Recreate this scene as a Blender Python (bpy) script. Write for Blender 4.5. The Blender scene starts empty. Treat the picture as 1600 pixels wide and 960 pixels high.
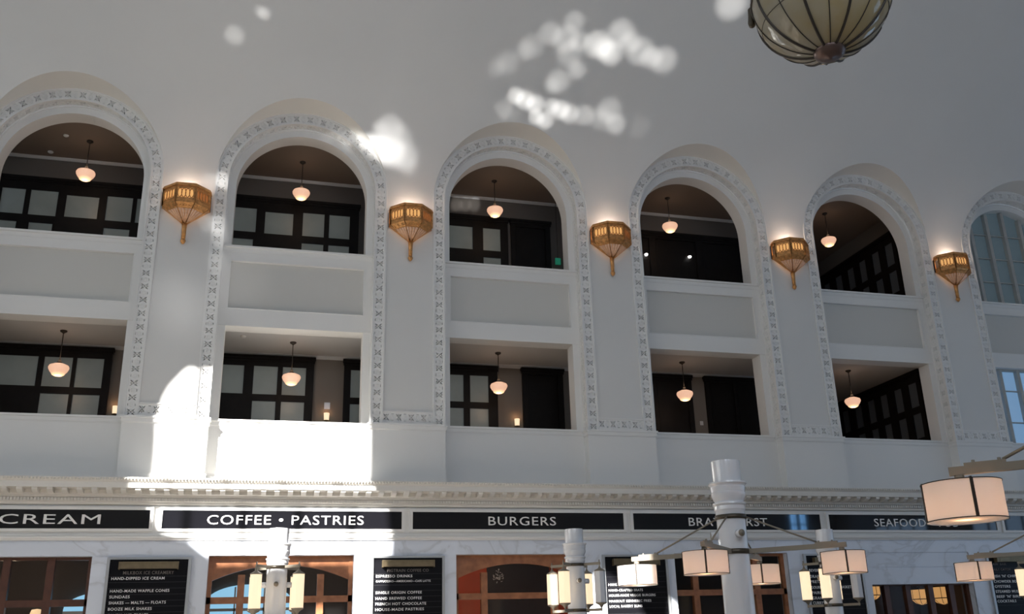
import bpy, bmesh, math, random
from mathutils import Vector, Matrix
PI = math.pi
R_ = math.radians
scn = bpy.context.scene
COL = scn.collection

# ------------------------------------------------------------------ camera
CAM = Vector((7.7155, -22.252, 1.7))
rgt = Vector((0.96546020, -0.25893289, -0.02898897))
upv = Vector((-0.05923007, -0.32645961, 0.94335355))
fwd = Vector((0.25372899, 0.90905329, 0.33052037))
cd = bpy.data.cameras.new('camera')
cam = bpy.data.objects.new('camera', cd); COL.objects.link(cam)
cam.matrix_world = Matrix(((rgt.x, upv.x, -fwd.x, CAM.x), (rgt.y, upv.y, -fwd.y, CAM.y), (rgt.z, upv.z, -fwd.z, CAM.z), (0, 0, 0, 1)))
cd.sensor_width = 36.0
cd.lens = 1474.2135 / 1600 * 36
cd.shift_x = (800 - 815.018) / 1600
cd.shift_y = (494.514 - 480) / 1600
cd.clip_start = 0.05; cd.clip_end = 300
scn.camera = cam

# ------------------------------------------------------------------ light
w = bpy.data.worlds.new('sky'); scn.world = w; w.use_nodes = True
bg = w.node_tree.nodes['Background']; bg.inputs[0].default_value = (.45, .68, 1, 1); bg.inputs[1].default_value = 1.6

SUN_AZ, SUN_EL = R_(35), R_(27)
sd = bpy.data.lights.new('sun', 'SUN'); sd.energy = 26.0; sd.angle = R_(.35); sd.color = (1, .97, .92)
so = bpy.data.objects.new('sun', sd); COL.objects.link(so)
sdir = Vector((math.sin(SUN_AZ) * math.cos(SUN_EL), math.cos(SUN_AZ) * math.cos(SUN_EL), -math.sin(SUN_EL)))
so.rotation_euler = sdir.to_track_quat('-Z', 'Y').to_euler()

def area(name, loc, direction, sx, sy, power, color):
    d = bpy.data.lights.new(name, 'AREA'); d.shape = 'RECTANGLE'; d.size = sx; d.size_y = sy; d.energy = power; d.color = color
    o = bpy.data.objects.new(name, d); COL.objects.link(o); o.location = loc
    o.rotation_euler = Vector(direction).to_track_quat('-Z', 'Y').to_euler()
    return o
PANE_DAY = 6.6
PANE_EAST = 2.0

vs = scn.view_settings
vs.view_transform = 'Standard'; vs.look = 'None'; vs.gamma = 1.0; vs.use_curve_mapping = False
vs.exposure = 0.04

# ------------------------------------------------------------------ materials
def mat(name, col, rough=.6, metal=0., emit=None, es=0., spec=.5, noise=None, bump=None, alpha=1., coat=0.):
    m = bpy.data.materials.new(name); m.use_nodes = True
    nt = m.node_tree; b = nt.nodes['Principled BSDF']
    b.inputs['Base Color'].default_value = (*col, 1); b.inputs['Roughness'].default_value = rough
    b.inputs['Metallic'].default_value = metal; b.inputs['Specular IOR Level'].default_value = spec
    b.inputs['Coat Weight'].default_value = coat
    if emit: b.inputs['Emission Color'].default_value = (*emit, 1); b.inputs['Emission Strength'].default_value = es
    if alpha < 1: b.inputs['Alpha'].default_value = alpha
    tc = nt.nodes.new('ShaderNodeTexCoord')
    if noise:
        sc, amt = noise[0], noise[1]
        n = nt.nodes.new('ShaderNodeTexNoise'); n.inputs['Scale'].default_value = sc; n.inputs['Detail'].default_value = 5
        nt.links.new(tc.outputs['Object'], n.inputs['Vector'])
        mx = nt.nodes.new('ShaderNodeMix'); mx.data_type = 'RGBA'
        c2 = noise[2] if len(noise) > 2 else tuple(c * (1 - amt) for c in col)
        mx.inputs['A'].default_value = (*col, 1); mx.inputs['B'].default_value = (*c2, 1)
        rp = nt.nodes.new('ShaderNodeMapRange'); rp.inputs['From Min'].default_value = .35; rp.inputs['From Max'].default_value = .65
        nt.links.new(n.outputs['Fac'], rp.inputs['Value']); nt.links.new(rp.outputs['Result'], mx.inputs['Factor'])
        nt.links.new(mx.outputs['Result'], b.inputs['Base Color'])
    if bump:
        n = nt.nodes.new('ShaderNodeTexNoise'); n.inputs['Scale'].default_value = bump[0]; n.inputs['Detail'].default_value = 4
        nt.links.new(tc.outputs['Object'], n.inputs['Vector'])
        bp = nt.nodes.new('ShaderNodeBump'); bp.inputs['Strength'].default_value = bump[1]; bp.inputs['Distance'].default_value = .02
        nt.links.new(n.outputs['Fac'], bp.inputs['Height']); nt.links.new(bp.outputs['Normal'], b.inputs['Normal'])
    return m
M = {}
M['plaster'] = mat('plaster', (.70, .695, .68), .75, bump=(3, .08), noise=(.35, .04))
M['trim'] = mat('painted_relief', (.76, .755, .74), .6)
M['panel'] = mat('panel_paint', (.60, .59, .56), .7)
M['cornice'] = mat('cornice_paint', (.72, .70, .66), .65)
M['soffit'] = mat('soffit_paint', (.75, .73, .69), .75)
M['marble'] = mat('marble', (.60, .62, .65), .3, noise=(1.7, .2, (.50, .52, .55)))
def vein(m):
    nt = m.node_tree; b = nt.nodes['Principled BSDF']
    tc = nt.nodes.new('ShaderNodeTexCoord'); n = nt.nodes.new('ShaderNodeTexNoise'); n.inputs['Scale'].default_value = .7; n.inputs['Detail'].default_value = 4; n.inputs['Distortion'].default_value = .8
    nt.links.new(tc.outputs['Object'], n.inputs['Vector'])
    cr = nt.nodes.new('ShaderNodeValToRGB'); e = cr.color_ramp.elements
    e[0].position = .42; e[0].color = (.72, .765, .85, 1); e[1].position = .58; e[1].color = (.68, .72, .80, 1)
    x = cr.color_ramp.elements.new(.5); x.color = (.58, .61, .67, 1); x2 = cr.color_ramp.elements.new(.48); x2.color = (.69, .73, .81, 1)
    x3 = cr.color_ramp.elements.new(.53); x3.color = (.68, .72, .80, 1)
    nt.links.new(n.outputs['Fac'], cr.inputs['Fac']); nt.links.new(cr.outputs['Color'], b.inputs['Base Color'])
vein(M['marble'])
M['floor'] = mat('terrazzo', (.52, .45, .38), .35, noise=(6, .15))
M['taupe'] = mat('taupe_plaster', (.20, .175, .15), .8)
M['gceil2'] = mat('shaded_upper_ceiling', (.24, .19, .155), .8)  # same paint as the lower ceiling, gallery shade put into the colour
M['taupe2'] = mat('shaded_upper_taupe', (.13, .115, .10), .8)  # upper wall darkened likewise, shade put into the paint
M['gceil'] = mat('gallery_ceiling', (.60, .60, .60), .8)
M['darkwood'] = mat('dark_wood', (.008, .006, .005), .55, spec=.2, noise=(4, .3))
M['frost'] = mat('frosted_glass', (.20, .225, .21), .35, emit=(.62, .68, .66), es=.04, noise=(1.5, .15))
M['frost_dim'] = mat('frosted_glass_dim', (.10, .11, .12), .3)
M['signblack'] = mat('sign_black', (.006, .006, .008), .04, spec=.5)
M['menublack'] = mat('menu_black', (.007, .007, .009), .3, spec=.12)
M['letter'] = mat('sign_letter', (.80, .79, .78), .5)
M['letter2'] = mat('menu_letter', (.80, .80, .80), .5)
M['letter3'] = mat('menu_heading', (.16, .14, .13), .6)
M['silver'] = mat('aluminium_frame', (.45, .46, .47), .35, metal=.5)
M['brass'] = mat('brushed_brass', (.22, .17, .10), .42, metal=.6, noise=(9, .2))
M['bronze'] = mat('lamp_bronze', (.72, .35, .12), .38, metal=.55, noise=(14, .35), bump=(40, .2))
M['amber'] = mat('amber_glass', (.5, .3, .1), .3, emit=(1, .52, .18), es=.62)
M['amber_dim'] = mat('amber_glass_dim', (.45, .2, .06), .3, emit=(1, .3, .07), es=.22)
M['facet'] = mat('pleated_amber_glass', (.55, .36, .25), .25, emit=(1, .5, .3), es=.10, noise=(18, .25))
M['blackmetal'] = mat('blackened_bronze', (.05, .042, .035), .45, metal=.6)
M['opal'] = mat('opal_glass', (.7, .55, .45), .35, emit=(1, .56, .36), es=.72)
M['opal_hot'] = mat('opal_glass_bottom', (.7, .55, .4), .35, emit=(1, .66, .36), es=1.0)
M['whitemetal'] = mat('white_enamel', (.74, .75, .78), .14, spec=.6, coat=.4)
M['armgrey'] = mat('grey_bronze', (.27, .235, .185), .5, metal=.4)
M['ring'] = mat('dark_ring', (.10, .085, .065), .35, metal=.8)
M['glasslit'] = mat('lantern_glass', (.4, .38, .34), .4, emit=(1, .76, .48), es=.98)
M['glassoff'] = mat('lantern_glass_unlit', (.68, .69, .73), .4)
M['wood'] = mat('oak_frame', (.38, .15, .065), .4, noise=(5, .35))
M['wood_dark'] = mat('dark_oak_frame', (.10, .035, .018), .4, noise=(5, .3))
M['white'] = mat('white_plastic', (.75, .75, .74), .5)
M['exitgreen'] = mat('exit_green', (.03, .35, .2), .4, emit=(.05, .7, .4), es=.10)
M['white_glow'] = mat('white_glow', (1, 1, 1), .3, emit=(1, .97, .95), es=9)
M['winframe'] = mat('window_frame_paint', (.42, .42, .40), .6)
M['paneN'] = mat('grey_window_pane', (.10, .13, .14), .12, emit=(.3, .45, .55), es=.10)
M['paneB'] = mat('blue_window_pane', (.10, .13, .16), .12, emit=(.30, .55, .9), es=.42)
M['orange'] = mat('orange_wall', (.62, .10, .04), .7, noise=(.9, .3))
M['inter'] = mat('shop_interior', (.14, .11, .095), .8)
M['board'] = mat('blackboard', (.025, .025, .03), .6)
M['skypane'] = mat('sky_window', (.3, .5, .7), .4, emit=(.28, .58, .80), es=1.1)
M['shopglass'] = mat('shop_glass', (.03, .03, .03), .05, alpha=.12)
M['plinthdark'] = mat('dark_stone', (.12, .11, .10), .5)
def daypane(name, col, st):
    m = bpy.data.materials.new(name); m.use_nodes = True; nt = m.node_tree; nt.nodes.clear()
    o = nt.nodes.new('ShaderNodeOutputMaterial'); e = nt.nodes.new('ShaderNodeEmission'); e.inputs[0].default_value = (*col, 1); e.inputs[1].default_value = st
    nt.links.new(e.outputs[0], o.inputs[0]); return m
M['day'] = daypane('daylit_pane', (.84, .92, 1.05), PANE_DAY)
M['day_dim'] = daypane('dimmed_daylit_pane', (.72, .84, 1.0), PANE_DAY * .14)  # same windows dimmed by hand to darken the right side
M['fill_east'] = daypane('fill_pane_east', (.45, .68, 1.0), PANE_EAST)
def shade_mat():
    m = bpy.data.materials.new('linen_shade'); m.use_nodes = True; nt = m.node_tree; nt.nodes.clear()
    o = nt.nodes.new('ShaderNodeOutputMaterial'); d = nt.nodes.new('ShaderNodeBsdfDiffuse'); t = nt.nodes.new('ShaderNodeBsdfTranslucent'); x = nt.nodes.new('ShaderNodeMixShader')
    d.inputs[0].default_value = (.84, .85, .88, 1); t.inputs[0].default_value = (.95, .86, .74, 1); x.inputs[0].default_value = .33
    nt.links.new(d.outputs[0], x.inputs[1]); nt.links.new(t.outputs[0], x.inputs[2]); nt.links.new(x.outputs[0], o.inputs[0]); return m
M['linen'] = shade_mat()
def globe_mat():
    m = bpy.data.materials.new('mica_glass'); m.use_nodes = True; nt = m.node_tree; nt.nodes.clear()
    o = nt.nodes.new('ShaderNodeOutputMaterial'); tc = nt.nodes.new('ShaderNodeTexCoord')
    n = nt.nodes.new('ShaderNodeTexNoise'); n.inputs['Scale'].default_value = 1.6; n.inputs['Detail'].default_value = 4
    nt.links.new(tc.outputs['Object'], n.inputs['Vector'])
    cr = nt.nodes.new('ShaderNodeValToRGB'); cr.color_ramp.elements[0].position = .38; cr.color_ramp.elements[1].position = .66
    cr.color_ramp.elements[0].color = (.56, .47, .27, 1); cr.color_ramp.elements[1].color = (.60, .57, .48, 1)
    nt.links.new(n.outputs['Fac'], cr.inputs['Fac'])
    d = nt.nodes.new('ShaderNodeBsdfDiffuse'); t = nt.nodes.new('ShaderNodeBsdfTranslucent'); nt.links.new(cr.outputs['Color'], d.inputs[0]); nt.links.new(cr.outputs['Color'], t.inputs[0])
    x = nt.nodes.new('ShaderNodeMixShader'); x.inputs[0].default_value = .45; nt.links.new(d.outputs[0], x.inputs[1]); nt.links.new(t.outputs[0], x.inputs[2])
    tr = nt.nodes.new('ShaderNodeBsdfTransparent'); x1 = nt.nodes.new('ShaderNodeMixShader'); x1.inputs[0].default_value = .08
    nt.links.new(x.outputs[0], x1.inputs[1]); nt.links.new(tr.outputs[0], x1.inputs[2])
    g = nt.nodes.new('ShaderNodeBsdfGlossy'); g.inputs['Roughness'].default_value = .06; fr = nt.nodes.new('ShaderNodeFresnel'); fr.inputs[0].default_value = 1.5
    x2 = nt.nodes.new('ShaderNodeMixShader'); nt.links.new(fr.outputs[0], x2.inputs[0]); nt.links.new(x1.outputs[0], x2.inputs[1]); nt.links.new(g.outputs[0], x2.inputs[2])
    nt.links.new(x2.outputs[0], o.inputs[0]); return m
M['mica'] = globe_mat()

# ------------------------------------------------------------------ mesh helpers
class MB:
    def __init__(s): s.v = []; s.f = []; s.mi = []; s.sm = []
    def add(s, vs, fs, mi=0, smooth=False):
        o = len(s.v); s.v += [tuple(p) for p in vs]
        for f in fs: s.f.append([o + i for i in f]); s.mi.append(mi); s.sm.append(smooth)
    def box(s, x0, x1, y0, y1, z0, z1, mi=0):
        v = [(x0, y0, z0), (x1, y0, z0), (x1, y1, z0), (x0, y1, z0), (x0, y0, z1), (x1, y0, z1), (x1, y1, z1), (x0, y1, z1)]
        s.add(v, [(0, 3, 2, 1), (4, 5, 6, 7), (0, 1, 5, 4), (1, 2, 6, 5), (2, 3, 7, 6), (3, 0, 4, 7)], mi)
        return s
    def quad(s, a, b, c, d, mi=0): s.add([a, b, c, d], [(0, 1, 2, 3)], mi); return s
    def bar(s, a, b, wx, wz, mi=0, up=Vector((0, 0, 1))):
        a = Vector(a); b = Vector(b); d = (b - a).normalized(); u = up if abs(d.dot(up)) < .99 else Vector((1, 0, 0))
        sx = d.cross(u).normalized() * wx / 2; sz = sx.cross(d).normalized() * wz / 2
        v = [a - sx - sz, a + sx - sz, a + sx + sz, a - sx + sz, b - sx - sz, b + sx - sz, b + sx + sz, b - sx + sz]
        s.add(v, [(0, 1, 2, 3), (7, 6, 5, 4), (0, 4, 5, 1), (1, 5, 6, 2), (2, 6, 7, 3), (3, 7, 4, 0)], mi); return s
    def tube(s, pts, r, n=10, mi=0, closed=False, cap=True):
        pts = [Vector(p) for p in pts]; k = len(pts); vs = []; fs = []
        for i, p in enumerate(pts):
            a = pts[(i - 1) % k] if (closed or i > 0) else p; b = pts[(i + 1) % k] if (closed or i < k - 1) else p
            d = (b - a).normalized(); u = Vector((0, 0, 1)) if abs(d.z) < .9 else Vector((1, 0, 0))
            x = d.cross(u).normalized(); y = x.cross(d)
            rr = r[i] if isinstance(r, (list, tuple)) else r
            for j in range(n): t = 2 * PI * j / n; vs.append(p + (x * math.cos(t) + y * math.sin(t)) * rr)
        for i in range(k if closed else k - 1):
            for j in range(n):
                a = i * n + j; b = i * n + (j + 1) % n; c = ((i + 1) % k) * n + (j + 1) % n; d = ((i + 1) % k) * n + j
                fs.append((a, b, c, d))
        if cap and not closed: fs.append(tuple(range(n - 1, -1, -1))); fs.append(tuple((k - 1) * n + j for j in range(n)))
        s.add(vs, fs, mi, True); return s
    def lathe(s, prof, n=32, mi=0, c=(0, 0, 0), a0=0., smooth=True):
        vs = []; fs = []
        for r, z in prof:
            for j in range(n): t = a0 + 2 * PI * j / n; vs.append((c[0] + r * math.cos(t), c[1] + r * math.sin(t), c[2] + z))
        for i in range(len(prof) - 1):
            for j in range(n): fs.append((i * n + j, i * n + (j + 1) % n, (i + 1) * n + (j + 1) % n, (i + 1) * n + j))
        s.add(vs, fs, mi, smooth); return s
    def prof(s, pr, x0, x1, mi=0):      # open profile of (y,z) swept along x, with end caps
        n = len(pr); vs = [(x0, y, z) for y, z in pr] + [(x1, y, z) for y, z in pr]
        fs = [(i, i + 1, n + i + 1, n + i) for i in range(n - 1)] + [tuple(range(n)), tuple(range(2 * n - 1, n - 1, -1))]
        s.add(vs, fs, mi); return s
    def mesh(s, name, mats):
        me = bpy.data.meshes.new(name); me.from_pydata(s.v, [], s.f)
        for m in (mats if isinstance(mats, (list, tuple)) else [mats]): me.materials.append(m)
        me.polygons.foreach_set('material_index', s.mi); me.polygons.foreach_set('use_smooth', s.sm)
        me.update(); return me
    def build(s, name, mats, parent=None, loc=None, fix=True):
        me = s.mesh(name, mats)
        if fix:
            bm = bmesh.new(); bm.from_mesh(me); bmesh.ops.recalc_face_normals(bm, faces=bm.faces); bm.to_mesh(me); bm.free()
        return link(name, me, parent, loc)
def link(name, me, parent=None, loc=None):
    o = bpy.data.objects.new(name, me); COL.objects.link(o)
    if parent: o.parent = parent
    if loc: o.location = loc
    return o
def smooth_angle(o, deg=35):
    me = o.data
    try: me.set_sharp_from_angle(angle=R_(deg))
    except Exception: pass
def struct(o, label=None):
    o['kind'] = 'structure'
    if label: o['label'] = label
    return o
def tag(o, label, cat, group=None, kind=None):
    o['label'] = label; o['category'] = cat
    if group: o['group'] = group
    if kind: o['kind'] = kind
    return o
def empty(name, loc, rz=0):
    o = bpy.data.objects.new(name, None); COL.objects.link(o); o.location = loc; o.rotation_euler = (0, 0, rz); o.empty_display_size = .2; return o
def kids(o): return [c for c in bpy.data.objects if c.parent == o]
def copy_tree(o, parent=None):
    c = o.copy(); COL.objects.link(c)
    if parent: c.parent = parent
    for ch in kids(o): copy_tree(ch, c)
    return c
def plight(name, loc, energy, color, r=.03, parent=None):
    d = bpy.data.lights.new(name, 'POINT'); d.energy = energy; d.color = color; d.shadow_soft_size = r
    o = bpy.data.objects.new(name, d); COL.objects.link(o); o.location = loc
    if parent: o.parent = parent
    return o
def poly_holes(outline, holes):      # 2-D triangulated polygon with holes -> verts, tris
    bm = bmesh.new()
    for loop in [outline] + holes:
        vs = [bm.verts.new((x, y, 0)) for x, y in loop]
        for i in range(len(vs)): bm.edges.new((vs[i], vs[(i + 1) % len(vs)]))
    bmesh.ops.triangle_fill(bm, use_beauty=True, use_dissolve=False, edges=bm.edges[:], normal=(0, 0, 1))
    bm.verts.index_update(); v = [(a.co.x, a.co.y) for a in bm.verts]; f = [tuple(q.index for q in fa.verts) for fa in bm.faces]
    bm.free(); return v, f

# ------------------------------------------------------------------ dimensions
W = 5.5; HP = .919; RI = W / 2 - HP; BW = .3134; RO = RI + BW
ZB = 6.852; ZS = 12.92; R2 = 1.65; YF = .35; YD = .80; YBACK = 3.05
ZC1 = 9.37; ZC2 = 14.66; SILL1 = 6.90; SILL2 = 11.30; HEAD1 = 9.215
N0, N1 = -2, 7                       # bays
X0, X1 = (N0 - 1) * W, N1 * W
XOPEN0 = N0                          # arches open for bays <=5, glazed beyond
YS = -24.5; ZTOP = 24.0
def cx(n): return (n - .5) * W
def vault(z):
    h = max(0., z - ZS); return .02 - 5.29 * (math.sqrt(1 + (h / 3.78) ** 2) - 1)

# ------------------------------------------------------------------ vault and arcade wall
def arcade_bay():
    m = MB()
    # vault surface with the arch penetration
    nt = 64; nr = 36; H = ZTOP - ZS; border = []
    for i in range(nt + 1):
        th = PI * i / nt
        ax, az = RO * math.cos(th), RO * math.sin(th)
        # endpoint on the border of the bay rectangle
        u = i / nt * (2 * H + W)
        if u <= H: bx, bz = W / 2, u
        elif u <= H + W: bx, bz = W / 2 - (u - H), H
        else: bx, bz = -W / 2, H - (u - H - W)
        border.append(((ax, az), (bx, bz)))
    vs = []; fs = []
    for (a, b) in border:
        for j in range(nr + 1):
            t = j / nr; t = t ** 1.2
            x = a[0] + (b[0] - a[0]) * t; z = ZS + a[1] + (b[1] - a[1]) * t
            vs.append((x, vault(z), z))
    for i in range(nt):
        for j in range(nr): fs.append((i * (nr + 1) + j, i * (nr + 1) + j + 1, (i + 1) * (nr + 1) + j + 1, (i + 1) * (nr + 1) + j))
    m.add(vs, fs, 0, True)
    # soffit of the penetration
    vs = []; fs = []
    for i in range(nt + 1):
        th = PI * i / nt; x = RO * math.cos(th); z = ZS + RO * math.sin(th)
        for y in (vault(z), .03): vs.append((x, y, z))
    for i in range(nt): fs.append((2 * i, 2 * i + 1, 2 * i + 3, 2 * i + 2))
    m.add(vs, fs, 1, True)
    # pier panels (half piers each side) between moulding and springing
    for s in (-1, 1):
        m.quad((s * (RO - .01), .02, ZB + BW - .01), (s * W / 2, .02, ZB + BW - .01), (s * W / 2, .02, ZS), (s * (RO - .01), .02, ZS), 0)
    # face ring (RI -> R2 at YF), deep soffit, jambs
    def ring(r0, y0, r1, y1, zlo, mi):
        vs = []; fs = []; pts = [(-r0, zlo, -r1, zlo)] + [(r0 * math.cos(PI - PI * i / nt), ZS + r0 * math.sin(PI * i / nt), r1 * math.cos(PI - PI * i / nt), ZS + r1 * math.sin(PI * i / nt)) for i in range(nt + 1)] + [(r0, zlo, r1, zlo)]
        for a, b, c, d in pts: vs.append((a, y0, b)); vs.append((c, y1, d))
        for i in range(len(pts) - 1): fs.append((2 * i, 2 * i + 1, 2 * i + 3, 2 * i + 2))
        m.add(vs, fs, mi, False)
    ring(RI, YF, R2, YF, SILL1 - .05, 2)
    ring(R2, YF, R2, YD, SILL1 - .05, 2)
    ring(R2, YD, W / 2 + .0, YD, SILL1 - 1.0, 0)     # back of the pier seen from the gallery
    return m
bay_me = arcade_bay().mesh('arcade_bay', [M['plaster'], M['soffit'], M['trim']])
# joined bays -> one wall object per bay would tear the wall: keep one structure per bay run
wall = MB()
for n in range(N0, N1 + 1):
    off = Vector((cx(n), 0, 0)); base = len(wall.v)
    wall.v += [(v.co.x + off.x, v.co.y, v.co.z) for v in bay_me.vertices]
    for p_ in bay_me.polygons: wall.f.append([base + i for i in p_.vertices]); wall.mi.append(p_.material_index); wall.sm.append(p_.use_smooth)
wo = wall.build('wall_north', [M['plaster'], M['soffit'], M['trim']], fix=False)
struct(wo, 'white plaster arcade wall curving up into the vaulted ceiling')
bm = bmesh.new(); bm.from_mesh(wo.data); bmesh.ops.remove_doubles(bm, verts=bm.verts, dist=.0008); bm.to_mesh(wo.data); bm.free()
smooth_angle(wo, 40)

# ------------------------------------------------------------------ ornament band (one mesh shared by all arches)
TL = .34
def slit(cxx, cyy, ang, L, wd):
    d = (math.cos(ang), math.sin(ang)); n = (-d[1], d[0]); h = L / 2; q = wd / 2
    return [(cxx + d[0] * a * h + n[0] * b * q, cyy + d[1] * a * h + n[1] * b * q) for a, b in ((-1, -1), (-.3, -1.25), (1, -.6), (1, .6), (-.3, 1.25), (-1, 1))][::1]
def tile_mesh(L, Wd):
    """flat carved tile: length L (u), width Wd (v from 0), w = depth out of the face (negative = proud)"""
    m = MB(); holes = []; c = (L * .25, Wd / 2); k = Wd / .3134
    for a in (42, 138, 222, 318):
        t = R_(a); r = .088 * k; holes.append(slit(c[0] + r * math.sin(t), c[1] + r * math.cos(t), PI / 2 - t, .092 * k, .026 * k))
    for a in (0, 180):
        t = R_(a); r = .082 * k; holes.append(slit(c[0], c[1] + r * math.cos(t), PI / 2 - t, .06 * k, .018 * k))
    holes.append([(c[0] + .018 * math.cos(q * PI / 3), c[1] + .018 * math.sin(q * PI / 3)) for q in range(6)])
    c2 = (L * .75, Wd / 2)
    for s in (-1, 1): holes.append([(c2[0] - .04 * k, c2[1] + s * .093 * k), (c2[0], c2[1] + s * .102 * k), (c2[0] + .04 * k, c2[1] + s * .093 * k), (c2[0] + .035 * k, c2[1] + s * .113 * k), (c2[0] - .035 * k, c2[1] + s * .113 * k)][::s])
    nx = 4
    outline = [(L * i / nx, 0) for i in range(nx)] + [(L, 0), (L, Wd)] + [(L - L * i / nx, Wd) for i in range(1, nx)] + [(0, Wd)]
    v, f = poly_holes(outline, holes)
    m.add([(a, b, .012) for a, b in v], f)
    for h in holes:
        n = len(h); m.add([(a, b, .012) for a, b in h] + [(a, b, .13) for a, b in h], [(i, (i + 1) % n, n + (i + 1) % n, n + i) for i in range(n)] + [tuple(range(n, 2 * n))])
    # rosette: octagonal ring and boss; star petals
    def torus(cc, r, t, n=8, q=5):
        vs = []; fs = []
        for i in range(n):
            a = 2 * PI * (i + .5) / n
            for j in range(q):
                b = PI * j / (q - 1); rr = r + t * math.cos(b); vs.append((cc[0] + rr * math.cos(a), cc[1] + rr * math.sin(a), .012 - t * .8 * math.sin(b)))
        for i in range(n):
            for j in range(q - 1): fs.append((i * q + j, i * q + j + 1, ((i + 1) % n) * q + j + 1, ((i + 1) % n) * q + j))
        m.add(vs, fs)
    torus(c2, .073 * k, .013 * k); torus(c2, .038 * k, .010 * k, 10)
    for a in range(8):
        t = 2 * PI * (a + .5) / 8 + .0
        d = Vector((math.cos(t), math.sin(t), 0)); nn = Vector((-d.y, d.x, 0)); C = Vector((c[0], c[1], .012))
        p0 = C + d * .02; p1 = C + d * .062 * k + nn * .013; p2 = C + d * .10 * k; p3 = C + d * .062 * k - nn * .013; pt = C + d * .062 * k + Vector((0, 0, -.016))
        m.add([p0, p1, p2, p3, pt], [(0, 1, 4), (1, 2, 4), (2, 3, 4), (3, 0, 4)])
    return m
tile = tile_mesh(TL, BW - .07); tileS = tile_mesh(TL, .24)
def place(dst, tl, n, total, fn):
    k = total / n
    for i in range(n):
        o = len(dst.v); dst.v += [fn(k * i + a / TL * k, b, c) for a, b, c in tl.v]
        for f in tl.f: dst.f.append([o + j for j in f]); dst.mi.append(0); dst.sm.append(False)
band = MB()
rail = .035
Rm = (RI + RO) / 2; LEG = ZS - ZB; ARC = PI * Rm
def leg(side):
    return lambda u, v, w_: (side * (RI + rail + v), w_, ZB + u)
def arcf(u, v, w_):
    t = PI - u / ARC * PI; r = RI + rail + v; return (r * math.cos(t), w_, ZS + r * math.sin(t))
def legs(side):
    return lambda u, v, w_: (side * (RI + min(w_, .05)), .055 + v, ZB + u)
def arcs(u, v, w_):
    t = PI - u / ARC * PI; r = RI + min(w_, .05); return (r * math.cos(t), .055 + v, ZS + r * math.sin(t))
for s in (-1, 1): place(band, tile, 18, LEG, leg(s)); place(band, tileS, 18, LEG, legs(s))
place(band, tile, 18, ARC, arcf); place(band, tileS, 18, ARC, arcs)
def rails(m, path):     # path(t) -> point for section (r offset, y)
    pass
def sweep(m, sec):      # sec: list of (radial offset from RI, y) closed section
    nt = 72; stations = [(-1, ZB, None)] + [('a', None, PI - PI * i / nt) for i in range(nt + 1)] + [(1, ZB, None)]
    vs = []; k = len(sec)
    for st in stations:
        for q, y in sec:
            if st[0] == 'a': vs.append(((RI + q) * math.cos(st[2]), y, ZS + (RI + q) * math.sin(st[2])))
            else: vs.append((st[0] * (RI + q), y, ZB))
    fs = []
    for i in range(len(stations) - 1):
        for j in range(k): fs.append((i * k + j, i * k + (j + 1) % k, (i + 1) * k + (j + 1) % k, (i + 1) * k + j))
    m.add(vs, fs)
sweep(band, [(0, -.012), (rail, -.012), (rail, .05), (0, .055)])             # inner lip
sweep(band, [(BW - rail, -.012), (BW, -.012), (BW, .05), (BW - rail, .05)])   # outer lip
sweep(band, [(-.0, .30), (.02, .30), (.02, .36), (-.0, .36)])
band_me = band.mesh('arch_band', M['trim'])
bm = bmesh.new(); bm.from_mesh(band_me); bmesh.ops.recalc_face_normals(bm, faces=bm.faces); bm.to_mesh(band_me); bm.free()
tn = 1
for n in range(-1, N1 + 1):
    struct(link('trim_%d' % tn, band_me, None, (cx(n), 0, 0)), 'carved relief band around an arch'); tn += 1

# pier feet: ornament strip, moulding, pedestal, base
pier = MB()
xi = HP - BW
place(pier, tile, 4, 2 * xi, lambda u, v, w_: (-xi + u, w_, ZB + rail + v))
for z0, z1 in ((ZB, ZB + rail), (ZB + BW - rail, ZB + BW)): pier.box(-xi - .01, xi + .01, -.012, .06, z0, z1)
# moulding wraps the pedestal
def wrapbox(m, hx, yf, z0, z1): m.box(-hx, hx, yf, YF + .02, z0, z1)
wrapbox(pier, HP + .05, -.06, ZB - .05, ZB + .002); wrapbox(pier, HP + .025, -.035, ZB - .14, ZB - .05); wrapbox(pier, HP + .01, -.02, ZB - .155, ZB - .14)
wrapbox(pier, HP, 0, 5.57, ZB - .155); wrapbox(pier, HP + .03, -.03, 5.2, 5.57)
pier_me = pier.mesh('pier_foot', M['trim'])
bm = bmesh.new(); bm.from_mesh(pier_me); bmesh.ops.recalc_face_normals(bm, faces=bm.faces); bm.to_mesh(pier_me); bm.free()
for n in range(-1, N1):
    struct(link('trim_%d' % tn, pier_me, None, (n * W, 0, 0)), 'pier pedestal with carved strip and moulding'); tn += 1

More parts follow.
